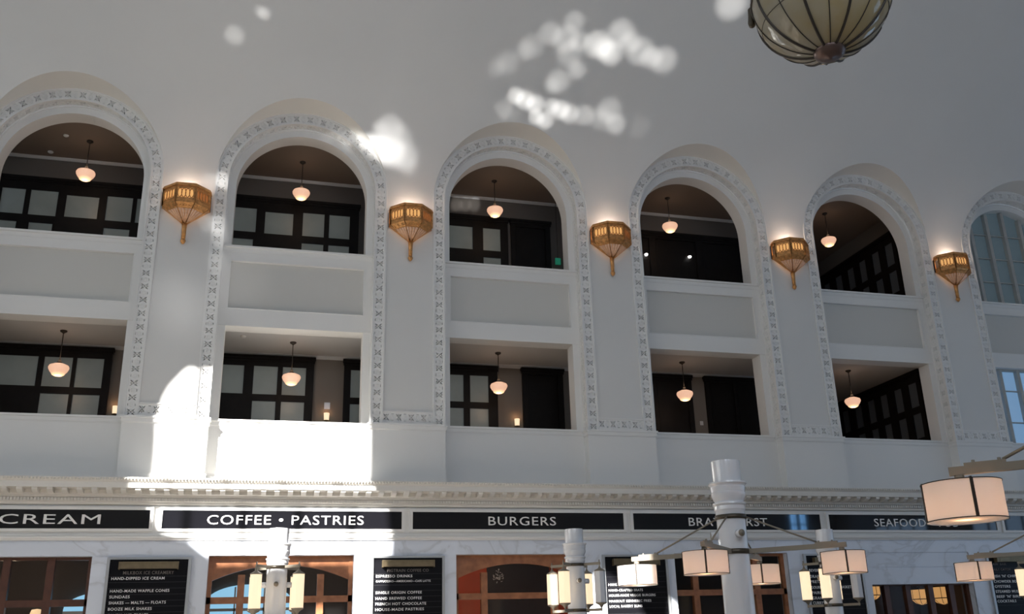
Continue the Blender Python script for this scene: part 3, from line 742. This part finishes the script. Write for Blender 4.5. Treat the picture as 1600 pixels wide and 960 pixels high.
right = [(15.2, 0, 2.1), (16.9, 0, 2.1), (16.6, 0, 2.6), (16.25, 0, 3.1), (15.75, 0, 3.38), (15.45, 0, 3.3), (15.35, 0, 2.9)]
rt2 = [(17.3, 0, 2.0), (18.0, 0, 2.0), (17.62, 0, 2.55), (17.4, 0, 2.75)]
post = [(7.55, -4, 3.12), (8.9, -4, 3.05), (8.9, -4, 3.95), (7.55, -4, 4.05)]
# the near drum lamp on the middle big post: only its left half is sunlit
DL = (13.46 - .966 * .98, -11.23 + .87 * .98 + .02, 2.52)
drum = [(DL[0] - .60, DL[1], 2.10), (DL[0] + .22, DL[1], 2.10), (DL[0] + .22, DL[1], 2.90), (DL[0] - .60, DL[1], 2.90)]
lan = [(13.1, -4, 2.0), (13.34, -4, 2.0), (13.34, -4, 3.3), (13.1, -4, 3.3)]
holes = [[ap(*q) for q in pl] for pl in (main, low, right, rt2, post, drum, lan)]
for n in (-2, -1, 0):       # three openings added so sun on the floor bounces up to the vault
    holes.append([(cx(n) - 1.7, 8.6), (cx(n) + 1.7, 8.6)] + [(cx(n) + 1.7 * math.cos(PI * i / 24), 12.4 + 1.7 * math.sin(PI * i / 24)) for i in range(25)])
outline = [(X0 - .3, 0), (X1 + .3, 0), (X1 + .3, ZTOP), (X0 - .3, ZTOP)]
m = MB(); v, fcs = poly_holes(outline, holes)
m.add([(a, YS, b) for a, b in v], fcs); m.add([(a, YS - .12, b) for a, b in v], fcs)
for h in holes:
    n = len(h); m.add([(a, YS, b) for a, b in h] + [(a, YS - .12, b) for a, b in h], [(i, (i + 1) % n, n + (i + 1) % n, n + i) for i in range(n)])
struct(m.build('wall_south', M['plaster'], fix=False), 'opposite wall of the hall with added openings shaped for the sun')
# glazing bars across the large opening
m = MB(); hx = [q[0] for q in holes[0]]; hz = [q[1] for q in holes[0]]
x_ = min(hx) + .85
while x_ < max(hx): m.box(x_ - .05, x_ + .05, YS - .10, YS - .02, min(hz) - .1, max(hz) + .1); x_ += 1.2
for z_ in (min(hz) + 1.55, min(hz) + 3.1): m.box(min(hx) - .05, max(hx) + .05, YS - .10, YS - .02, z_ - .03, z_ + .03)
o = m.build('window_%d' % wn, M['winframe']); struct(o, 'glazing bars of the high sunlit opening'); wn += 1
# daylit frosted windows below
for n in range(N0, N1 + 1):
    if n == 1: continue
    r = empty('window_%d' % wn, (cx(n), YS + .02, 0)); struct(r, 'tall daylit window in the wall opposite the arcade'); wn += 1
    zl, zh = 8.6, 12.4; pts = [(-1.7, zl), (1.7, zl)] + [(1.7 * math.cos(PI * i / 24), zh + 1.7 * math.sin(PI * i / 24)) for i in range(25)]
    m = MB(); m.add([(a, 0, b) for a, b in pts], [tuple(range(len(pts)))])
    if n > 0: m.build('pane', M['day'] if n < 4 else M['day_dim'], r)
    m = MB()
    for x_ in (-1.7, -.85, 0, .85, 1.7): m.box(x_ - .06, x_ + .06, .0, .08, zl, zh + math.sqrt(max(0, 1.7 ** 2 - x_ ** 2)))
    for z_ in (zl, 9.87, 11.13, 12.4): m.box(-1.76, 1.76, .0, .07, z_ - .05, z_ + .05)
    m.build('frame', M['darkwood'], r)

r = empty('window_%d' % wn, (36.08, YS + .02, 0)); struct(r, 'pair of slim bright blue windows low in the opposite wall'); wn += 1
M['slim'] = daypane('slim_blue_pane', (.22, .52, 1.0), 16)
m = MB()
for a, b in ((-.45, -.12), (.12, .45)): m.quad((a, 0, 5.5), (b, 0, 5.5), (b, 0, 8.4), (a, 0, 8.4))
m.build('pane', M['slim'], r)
m = MB()
for a in (-.48, -.285, -.12, .09, .285, .45): m.box(a - .015, a + .03, 0, .05, 5.45, 8.45)
for z_ in (5.45, 6.5, 7.55, 8.4): m.box(-.5, .5, 0, .05, z_ - .03, z_ + .03)
m.build('frame', M['darkwood'], r)

# ------------------------------------------------------------------ wall sconces
def make_sconce():
    t = empty('wall_sconce', (0, 0, 0))
    cor = [(-.54, -.02), (-.54, -.20), (-.225, -.52), (.225, -.52), (.54, -.20), (.54, -.02)]
    def ringz(prof, m, mi=0):       # prof = list of (scale, z)
        k = len(cor)
        for (s0, z0), (s1, z1) in zip(prof[:-1], prof[1:]):
            for i in range(k - 1):
                a, b = cor[i], cor[i + 1]
                m.quad((a[0] * s0, -.02 + (a[1] + .02) * s0, z0), (b[0] * s0, -.02 + (b[1] + .02) * s0, z0), (b[0] * s1, -.02 + (b[1] + .02) * s1, z1), (a[0] * s1, -.02 + (a[1] + .02) * s1, z1), mi)
    m = MB(); ringz([(.96, .0), (1.05, .0), (1.05, .035), (1.02, .05), (1.0, .085), (.97, .085), (.95, .05)], m)
    o = m.build('rim', M['bronze'], t, (0, 0, 12.43 - 12.0 + 0))
    o.location = (0, 0, .43)
    m = MB(); ringz([(.985, .36), (.985, .445)], m); ringz([(.985, .0), (.985, .10)], m); ringz([(1.0, .10), (1.0, .125), (.985, .125)], m)
    for i in range(5):
        a, b = Vector((*cor[i], 0)), Vector((*cor[i + 1], 0)); d = (b - a); L = d.length; d.normalize(); nrm = Vector((d.y, -d.x, 0))
        for q in (0, L): m.bar(a + d * q + Vector((0, 0, 0)), a + d * q + Vector((0, 0, .44)), .03, .03)
    m.build('body', M['bronze'], t)
    for i in range(1, 4):
        a, b = Vector((*cor[i], 0)), Vector((*cor[i + 1], 0)); d = (b - a); L = d.length; d.normalize(); nrm = Vector((d.y, -d.x, 0))
        p0 = a * .975; g = MB(); a2 = a + d * .02 - nrm * .02; b2 = b - d * .02 - nrm * .02
        g.quad(a2 + Vector((0, 0, .12)), b2 + Vector((0, 0, .12)), b2 + Vector((0, 0, .37)), a2 + Vector((0, 0, .37)))
        g.build('amber_pane', M['amber'] if i != 3 else M['amber_dim'], t)
        lat = MB(); nov = 4; inner = L - .09
        for k in range(nov):
            cc = a + d * (.045 + inner * (k + .5) / nov) - nrm * .004; rw = inner / nov * .54
            pts = [cc + d * rw * math.cos(2 * PI * j / 14) + Vector((0, 0, .245 + .115 * math.sin(2 * PI * j / 14))) for j in range(14)]
            lat.tube(pts, .0125, 5, closed=True)
        for e in (0., 1.): lat.bar(a + d * (.022 + e * (L - .044)) + Vector((0, 0, .12)), a + d * (.022 + e * (L - .044)) + Vector((0, 0, .37)), .045, .012, up=nrm)
        lat.build('lattice', M['bronze'], t)
    # fan-shaped cone
    ap_ = Vector((0, -.10, -.44)); m = MB(); fan = MB()
    for i in range(5):
        a, b = Vector((*cor[i], 0)), Vector((*cor[i + 1], 0))
        a1, b1 = a.lerp(ap_, .25), b.lerp(ap_, .25); a3, b3 = a.lerp(ap_, .93), b.lerp(ap_, .93)
        m.quad(a, b, b1, a1)
        if i in (0, 4): m.quad(a1, b1, b3, a3); continue
        n_ = 4
        for k in range(n_):
            s0, s1, sm = k / n_, (k + 1) / n_, (k + .5) / n_
            nrm = (b - a).cross(ap_ - a).normalized(); nrm = nrm if nrm.y < 0 else -nrm
            p1, p2, pm = a1.lerp(b1, s0), a1.lerp(b1, s1), a1.lerp(b1, sm) + nrm * .02
            q1, q2, qm = a3.lerp(b3, s0), a3.lerp(b3, s1), a3.lerp(b3, sm)
            fan.add([p1, pm, qm, q1], [(0, 1, 2, 3)]); fan.add([pm, p2, q2, qm], [(0, 1, 2, 3)])
            m.tube([a1.lerp(b1, s0), a3.lerp(b3, s0)], .008, 5)
        m.tube([a, a3], .014, 6); m.tube([b, b3], .014, 6); m.tube([a1, b1], .010, 5)
        # small scallops on the upper part of the facet
        for k in range(3):
            cc = a.lerp(b, (k + .5) / 3).lerp(ap_, .125)
            m.tube([cc + Vector((.04 * math.cos(q), -.012, .035 * math.sin(q))) for q in [2 * PI * j / 8 for j in range(8)]], .007, 4, closed=True)
    m.build('cone', M['bronze'], t); o = fan.build('fan_glass', M['facet'], t); o['label'] = 'pinkish fluted glass fan'
    m = MB(); m.tube([(0, -.10, -.40), (0, -.095, -.50), (0, -.09, -.80)], [.065, .055, .048], 8); m.tube([(0, -.09, -.79), (0, -.09, -.83), (0, -.09, -.88), (0, -.09, -.92)], [.05, .066, .05, .01], 8)
    m.build('stem', M['bronze'], t)
    MB().box(-.56, .56, -.025, .015, .02, .42).build('back_plate', M['blackmetal'], t)
    m = MB(); m.quad((-.5, -.03, .04), (.5, -.03, .04), (.2, -.46, .04), (-.2, -.46, .04)); m.build('tray', M['opal_hot'], t)
    return t
sc = make_sconce()
slabs = ['gilt wall sconce at far left, between the first and second arches', 'gilt wall sconce between the second and third arches', 'gilt wall sconce between the third and fourth arches', 'gilt wall sconce between the fourth and fifth arches', 'gilt wall sconce at far right, beside the glazed arch']  # all five sconces share the same gilt bronze finish
for i in range(5):
    o = sc if i == 0 else copy_tree(sc)
    o.location = (5.5 * (i + 1), 0.0, 11.99); tag(o, slabs[i], 'wall lamp', 'bronze sconces on the piers')
    plight('sconce_bulb', (5.5 * (i + 1), -.22, 12.58), 9, (1, .78, .62), .05)

# ------------------------------------------------------------------ gallery pendants
def make_pendant(drop, rad):
    t = empty('pendant_lamp', (0, 0, 0))       # origin at ceiling
    MB().lathe([(.0, 0), (.085, 0), (.08, -.03), (.03, -.06), (.012, -.08)], 20).build('canopy', M['blackmetal'], t)
    MB().tube([(0, 0, -.05), (0, 0, -drop + .05)], .011, 8).build('rod', M['blackmetal'], t)
    MB().lathe([(.0, .09), (.035, .09), (.045, .04), (.07, .02), (.075, -.02), (.0, -.02)], 20, c=(0, 0, -drop)).build('fitter', M['blackmetal'], t)
    r = rad
    MB().lathe([(.07, -.01), (r * .6, -.025), (r * .92, -.06), (r, -.10), (r * .98, -.14), (r * .85, -.20), (r * .66, -.255)], 32, c=(0, 0, -drop)).build('glass_shade', M['opal'], t)
    MB().lathe([(r * .66, -.255), (r * .60, -.285), (r * .42, -.31), (.0, -.32)], 32, c=(0, 0, -drop)).build('shade_bottom', M['opal_hot'], t)
    return t
pu = make_pendant(.84, .235); names5 = ['first', 'second', 'third', 'fourth', 'fifth']
for lvl, z in ((0, ZC2), (1, ZC1)):
    for i in range(5):
        o = pu if (lvl == 0 and i == 0) else copy_tree(pu)
        o.location = (cx(i + 1) + (0, .12, 0, 0, 0)[i] * 0, 1.90, z)
        tag(o, 'schoolhouse pendant lamp in the %s gallery opening from the left, %s row' % (names5[i], 'upper' if lvl == 0 else 'lower'), 'pendant lamp', 'schoolhouse pendants in the galleries')
        plight('pendant_bulb', (cx(i + 1), 1.90, z - 1.22), 5.5 if lvl == 0 else 6.5, (1, .66, .42), .12)
        d2 = plight('pendant_uplight', (cx(i + 1), 1.90, z - .74), 1.8, (1, .66, .42), .1)

# small wall lights in the lower gallery, plates, exit sign, detectors
def small_sconce(x, z, lab):
    t = empty('gallery_sconce', (x, YBACK, z)); tag(t, lab, 'wall lamp', 'small lit sconces on the gallery wall')
    MB().box(-.05, .05, -.02, 0, -.10, .08).build('back_plate', M['brass'], t)
    MB().lathe([(.065, -.10), (.075, .10)], 16, c=(0, -.11, 0)).build('glass_shade', M['glasslit'], t)
    m = MB(); m.lathe([(.0, -.13), (.08, -.12), (.08, -.10), (.0, -.10)], 16, c=(0, -.11, 0)); m.box(-.015, .015, -.11, -.01, -.125, -.11); m.build('holder', M['brass'], t)
    plight('gallery_sconce_bulb', (x, YBACK - .14, z + .16), .9, (1, .5, .22), .04)
small_sconce(9.24, 7.66, 'small glowing sconce on the rear wall of the second lower gallery'); small_sconce(14.52, 7.67, 'small glowing sconce beside the black door in the third lower gallery')
small_sconce(3.98, 7.66, 'small sconce hidden behind the pier in the first lower gallery')
m = MB(); m.box(-.075, .075, -.03, 0, -.09, .09); m.box(-.045, .045, -.036, -.03, -.05, .05); tag(m.build('wall_thermostat', M['silver'], None, (9.25, YBACK, 7.98)), 'pale square thermostat plate above the sconce in the second lower gallery', 'thermostat')
m = MB(); m.box(-.05, .05, -.02, 0, -.06, .06); m.box(-.015, .015, -.03, -.02, -.025, .025); tag(m.build('switch_plate', M['white'], None, (20.26, YBACK, 7.85)), 'small white switch plate between the black doors of the fourth lower gallery', 'switch')
t = empty('exit_sign', (15.93, 2.9, 12.72)); tag(t, 'small green exit sign at the corner of the third upper gallery', 'sign')
m = MB(); m.box(-.08, .08, -.03, .03, -.14, .06); m.build('housing', M['exitgreen'], t); MB().box(-.008, .008, -.008, .008, .06, ZC2 - 12.72).build('rod', M['blackmetal'], t)
for x_, z_, lab in ((18.86, 13.23, 'left bright white spotlight in the dark fourth upper gallery'), (20.34, 13.27, 'right bright white spotlight in the dark fourth upper gallery')):  # two glowing white dots set against the black doors
    t = empty('white_spot', (x_, YBACK - .1, z_)); tag(t, lab, 'spot', 'white spots in the fourth upper gallery')
    MB().lathe([(.0, -.05), (.045, -.05), (.06, .03), (.0, .03)], 16).build('housing', M['blackmetal'], t)
    MB().lathe([(.0, -.10), (.042, -.085), (.055, -.045), (.04, -.03), (0, -.03)], 16).build('lens', M['white_glow'], t)
for x_, y_, z_, lab in ((2.2, 1.7, ZC2, 'white smoke detector left of the pendant in the first upper gallery'), (1.65, 2.7, ZC2 , 'small white detector near the rear wall of the first upper gallery'), (7.0, 1.6, ZC1, 'white smoke detector on the ceiling of the second lower gallery')):
    tag(MB().lathe([(.0, 0), (.07, 0), (.07, -.02), (.045, -.04), (.0, -.045)], 20).build('smoke_detector', M['white'], None, (x_, y_, z_)), lab, 'smoke detector')

# ------------------------------------------------------------------ posts
ZP = 3.88; PR = .186
cap_prof = [(0, ZP), (PR * .98, ZP), (PR * .99, ZP - .01), (PR * .96, ZP - .27), (PR * 1.28, ZP - .275), (PR * 1.30, ZP - .295), (PR * 1.2, ZP - .315), (PR * 1.17, ZP - .33), (PR * 1.2, ZP - .335), (PR * 1.15, ZP - .40), (PR * 1.18, ZP - .41),
            (PR * 1.17, ZP - .45), (PR * 1.02, ZP - .50), (PR * .98, ZP - .52), (PR * 1.12, ZP - .535), (PR * 1.14, ZP - .555), (PR * 1.04, ZP - .575), (PR * 1.06, ZP - .62), (PR * 1.0, ZP - .64), (PR * .97, ZP - .74)]
def post_common(t, rscale=1.0):
    MB().lathe([(r, z) for r, z in cap_prof], 40).build('capital', M['whitemetal'], t)
    MB().lathe([(PR * .97, ZP - .74), (PR * 1.02, 1.6), (PR * 1.06, .9), (PR * 1.4, .85), (PR * 1.4, .0)], 40).build('shaft', M['whitemetal'], t)
    for c in kids(t): smooth_angle(c, 30)
def bandring(z, h, r): return MB().lathe([(r, z), (r + .012, z), (r + .012, z + h), (r, z + h)], 40)
def boss(t, z, ang, col='whitemetal'):
    m = MB(); d = Vector((math.cos(ang), math.sin(ang), 0))
    m.tube([d * (PR - .02) + Vector((0, 0, z)), d * (PR + .08) + Vector((0, 0, z))], .05, 16); o = m.build('nozzle', M[col], t)
    m = MB(); m.tube([d * (PR + .081) + Vector((0, 0, z)), d * (PR + .084) + Vector((0, 0, z))], .042, 16); m.build('nozzle_face', M['armgrey'], o)
ANG0 = R_(48)
def drum_post(x, y, lab):
    t = empty('drum_lamp_post', (x, y, 0)); tag(t, lab, 'lamp post', 'white posts with drum lamps')
    post_common(t)
    zr = 3.14; za = 2.74
    bandring(zr, .055, PR * .99).build('upper_ring', M['ring'], t); bandring(za - .03, .06, PR * 1.0).build('lower_ring', M['ring'], t)
    for k in range(4):
        a = ANG0 + k * PI / 2; d = Vector((math.cos(a), math.sin(a), 0)); s = Vector((-d.y, d.x, 0))
        m = MB(); m.bar(d * (PR) + Vector((0, 0, za)), d * 1.36 + Vector((0, 0, za)), .05, .055); m.box(0, 0, 0, 0, 0, 0) if False else None
        m.bar(d * 1.0 + Vector((0, 0, za + .038)), d * 1.26 + Vector((0, 0, za + .038)), .045, .02)
        for q in (1.04, 1.2): m.tube([d * q + Vector((0, 0, za + .04)), d * q + Vector((0, 0, za + .065))], .012, 6)
        arm = m.build('arm', M['armgrey'], t)
        MB().tube([d * (PR + .005) + Vector((0, 0, zr + .02)), d * 1.02 + Vector((0, 0, za + .05))], .011, 8).build('stay_rod', M['armgrey'], t)
        c = d * 1.30
        m = MB(); m.lathe([(.0, -.0), (.03, 0), (.035, -.03), (.06, -.055), (.065, -.075), (0, -.08)], 16, c=(c.x, c.y, za - .03)); m.build('hanger', M['armgrey'], t)
        rr = .252; z1, z0 = za - .08, za - .335
        m = MB(); m.lathe([(rr, z0), (rr, z1)], 40, c=(c.x, c.y, 0)); sh = m.build('drum_shade', M['linen'], t)
        m = MB(); m.lathe([(rr - .005, z0 + .008), (.0, z0 + .008)], 40, c=(c.x, c.y, 0)); m.build('diffuser', M['linen'], t)
        m = MB()
        for q in range(4):
            b = a + PI / 4 + q * PI / 2 - R_(28); e = Vector((math.cos(b), math.sin(b), 0)); m.bar(c + e * (rr + .004) + Vector((0, 0, z0)), c + e * (rr + .004) + Vector((0, 0, z1)), .02, .008, up=e)
            m.bar(c + e * .03 + Vector((0, 0, z1 + .002)), c + e * (rr + .004) + Vector((0, 0, z1 + .002)), .012, .008)
        m.lathe([(rr + .003, z0), (rr + .006, z0), (rr + .006, z0 + .006), (rr + .003, z0 + .006)], 40, c=(c.x, c.y, 0)); m.lathe([(rr + .003, z1 - .006), (rr + .006, z1 - .006), (rr + .006, z1)], 40, c=(c.x, c.y, 0))
        m.build('shade_bars', M['blackmetal'], t)
        plight('drum_bulb', (x + c.x, y + c.y, z0 + .055), 2.3, (1, .54, .28), .03)
    boss(t, 2.95, R_(268)); boss(t, 2.95, R_(160)); boss(t, 2.95, R_(50))
    return t
drum_post(13.46, -11.23, 'white lamp post with four drum lamps in front of the BRATWURST sign')
drum_post(18.66, -11.23, 'drum lamp post mostly off the right edge with one drum lamp showing low at right')
drum_post(13.235, -17.72, 'nearest drum lamp post off the right edge, its large drum lamp over the PUB sign')

def lantern_post(x, y, lab, lit=(1, 1, 1, 1)):
    t = empty('lantern_post', (x, y, 0)); tag(t, lab, 'lamp post', 'white posts with tube lanterns')
    post_common(t)
    zr = 3.16; zl = 2.33
    bandring(zr, .055, PR * .99).build('upper_ring', M['ring'], t); bandring(zl - .03, .06, PR * 1.0).build('lower_ring', M['ring'], t)
    for k in range(4):
        a = R_(46) + k * PI / 2; d = Vector((math.cos(a), math.sin(a), 0)); c = d * .52
        m = MB(); m.bar(d * PR + Vector((0, 0, zr + .03)), d * .54 + Vector((0, 0, zr + .03)), .022, .05); m.tube([c + Vector((0, 0, zr + .10)), c + Vector((0, 0, zr - .06))], .012, 8); m.build('upper_arm', M['armgrey'], t)
        m = MB(); m.bar(d * PR + Vector((0, 0, zl)), d * .54 + Vector((0, 0, zl)), .022, .05); m.tube([c + Vector((0, 0, zl - .03)), c + Vector((0, 0, zl + .1))], .012, 8)
        m.build('lower_arm', M['armgrey'], t)
        z1, z0 = zr - .12, zr - .70
        m = MB(); m.lathe([(.012, .10), (.03, .06), (.10, .02), (.115, .0), (.0, .0)], 16, c=(c.x, c.y, z1)); m.build('lantern_cap', M['armgrey'], t); m = MB(); m.lathe([(.0, 0), (.115, .0), (.10, -.02), (.045, -.05), (.012, -.10)], 16, c=(c.x, c.y, z0)); m.build('lantern_base', M['armgrey'], t)
        MB().lathe([(.108, z0), (.108, z1)], 8, c=(c.x, c.y, 0), a0=PI / 8 + a, smooth=False).build('lantern_glass', M['glasslit'] if lit[k] else M['glassoff'], t)
    for q in (268, 178, 2): boss(t, 2.88, R_(q))
    plight('lantern_glow', (x - .30, y - .42, 2.75), 1.2, (1, .75, .5), .1); 
    return t
lantern_post(8.05, -4.0, 'white lantern post with a sunlit top before the COFFEE sign')
lantern_post(13.75, -4.0, 'white lantern post before the BURGERS sign, one of its tubes unlit', (1, 1, 1, 0))
lantern_post(19.40, -4.0, 'white lantern post behind the right drum lamp, before the fourth menu board', (1, 1, 1, 0))
lantern_post(24.95, -4.0, 'lantern post at the right edge with only one glowing tube in view')

# ------------------------------------------------------------------ chandelier
GC = Vector((13.11, -15.09, 8.12)); GR = .713
t = empty('globe_chandelier', GC); tag(t, 'large glass globe chandelier with dark ribs hanging at the top right', 'chandelier')
prof = [(GR * math.sin(a), GR * math.cos(a)) for a in [PI * i / 40 for i in range(2, 39)]]
o = MB().lathe(prof, 64).build('glass_globe', M['mica'], t)
NR = 8
azc = math.atan2(CAM.y - GC.y, CAM.x - GC.x)
thick = MB(); thin = MB()
for k in range(NR * 2):
    a = azc + R_(-15) + 2 * PI * k / (NR * 2)
    pts = [(math.cos(a) * (GR + .004) * math.sin(b), math.sin(a) * (GR + .004) * math.sin(b), (GR + .004) * math.cos(b)) for b in [PI * i / 36 for i in range(1, 36)]]
    if k % 2 == 0: thick.tube(pts, .015, 6)
    else: thin.tube(pts, .006, 5)
for zf in (-.45, 0, .45):
    rr = math.sqrt(1 - zf * zf) * (GR + .003); thin.tube([(rr * math.cos(2 * PI * i / 72), rr * math.sin(2 * PI * i / 72), zf * GR) for i in range(72)], .0035 if zf else .014, 5, closed=True)
thick.build('ribs', M['blackmetal'], t); thin.build('glazing_wires', M['blackmetal'], t)
m = MB(); m.lathe([(.0, -GR - .075), (.02, -GR - .075), (.025, -GR - .06), (.10, -GR - .05), (.155, -GR - .015), (.165, -GR + .02), (.16, -GR + .04), (.0, -GR + .04)], 40); m.build('bottom_finial', mat('finial_metal', (.13, .09, .08), .3, metal=.6), t)
for k in range(6):
    a = azc + R_(90 + 180 - 12) + PI / 3 * k
    d = Vector((math.cos(a), math.sin(a), 0)); m = MB()
    m.tube([d * (GR + .0) + Vector((0, 0, .25)), d * (GR + .045) + Vector((0, 0, .16)), d * (GR + .05) + Vector((0, 0, .08)), d * (GR + .05) + Vector((0, 0, -.01)), d * (GR + .05) + Vector((0, 0, -.055)), d * (GR + .05) + Vector((0, 0, -.07))], [.02, .03, .03, .042, .032, .005], 12)
    m.build('drop_knob', M['ring'], t)
m = MB(); m.lathe([(.16, GR - .04), (.16, GR + .03), (.05, GR + .12), (.0, GR + .13)], 24); m.tube([(0, 0, GR), (0, 0, ZTOP - GC.z)], .02, 8); m.build('stem', M['blackmetal'], t)

# ------------------------------------------------------------------ added lamps low in the hall standing in for reflected sun dapples
def bp(px, py, surf='vault'):
    d = fwd + rgt * ((px - 815.018) / 1474.2135) - upv * ((py - 494.514) / 1474.2135)
    if surf != 'vault': return CAM + d * ((surf - CAM.y) / d.y)
    lo, hi = 5., 60.
    for _ in range(60):
        mid = (lo + hi) / 2; q = CAM + d * mid
        if q.y < vault(q.z): lo = mid
        else: hi = mid
    return CAM + d * lo
SRC = Vector((10.5, -13.0, .6))
dap = [(897, 34, 14, .8), (860, 52, 15, .8), (884, 61, 17, .9), (906, 64, 13, .8), (933, 69, 17, 1.7), (955, 84, 15, 1.7), (944, 77, 14, 1.2), (970, 52, 18, 1.3), (985, 66, 14, .9), (1000, 80, 18, 1.2), (1018, 90, 14, 1.0), (1037, 94, 17, 1.2), (830, 73, 16, .55), (820, 80, 12, .4), (793, 98, 15, .5), (776, 107, 12, .35),
       (890, 85, 17, .7), (901, 110, 12, .9), (872, 127, 15, .9), (862, 134, 10, .5), (806, 150, 11, 1.8), (820, 156, 12, 2.0), (836, 163, 12, 2.0), (862, 166, 10, 1.6), (876, 172, 12, 2.0), (890, 178, 12, 1.5), (838, 183, 10, 1.6), (852, 188, 11, 1.8), (913, 180, 13, 1.0), (952, 172, 16, .9), (938, 185, 14, .7), (962, 194, 13, 1.1),
       (787, 170, 12, .45), (797, 181, 12, .25), (1000, 199, 14, .2), (413, 21, 8, .9), (405, 17, 7, .5), (366, 55, 12, .8), (1143, 6, 20, 1.6), (609, 202, 18, 1.1), (595, 205, 12, .9), (625, 214, 16, .8), (612, 238, 18, 2.0), (592, 230, 16, 2.0), (574, 221, 12, 1.6), (632, 244, 18, 1.3), (560, 212, 10, 1.2), (640, 262, 12, .4),
       (540, 222, 9, 1.1), (525, 212, 8, .6), (515, 225, 7, .35), (545, 236, 7, .6), (347, 282, 9, 2.6), (328, 284, 10, 1.2), (342, 352, 12, 1.3), (345, 372, 12, .9), (325, 350, 11, .6), (283, 478, 42, .28), (281, 474, 22, .18), (374, 446, 40, .22), (370, 448, 22, .15), (340, 410, 13, .5)]
dap += [(588, 226, 13, 2.2), (572, 214, 12, 1.8), (600, 238, 12, 1.6)]
onband = {(574, 221), (560, 212), (540, 222), (525, 212), (515, 225), (545, 236), (588, 226), (572, 214), (600, 238)}
for px, py, r, b in dap:
    q = bp(px, py, 0. if (px, py) in onband else 'vault'); dist = (q - SRC).length; depth = (q - CAM).dot(fwd)
    ang = 2 * math.atan(r * 1.55 * depth / 1474.2 / dist)
    L = bpy.data.lights.new('dapple_lamp', 'SPOT'); L.spot_size = ang; L.spot_blend = 1.0; L.shadow_soft_size = .02; L.color = (1, .98, .96)
    L.energy = b * 2.6 * 4 * PI * dist * dist / 2.2
    o = bpy.data.objects.new('dapple_lamp', L); COL.objects.link(o); o.location = SRC; o.rotation_euler = (q - SRC).to_track_quat('-Z', 'Y').to_euler()
for px in (713, 727, 741):
    q = bp(px, 320, 3.04); dist = (q - SRC).length; L = bpy.data.lights.new('dapple_lamp', 'SPOT'); L.spot_size = 2 * math.atan(14 * 25.5 / 1474 / dist); L.spot_blend = 1; L.shadow_soft_size = .02
    L.energy = 4.5 * 4 * PI * dist * dist / 2; o = bpy.data.objects.new('dapple_lamp', L); COL.objects.link(o); o.location = SRC; o.rotation_euler = (q - SRC).to_track_quat('-Z', 'Y').to_euler()
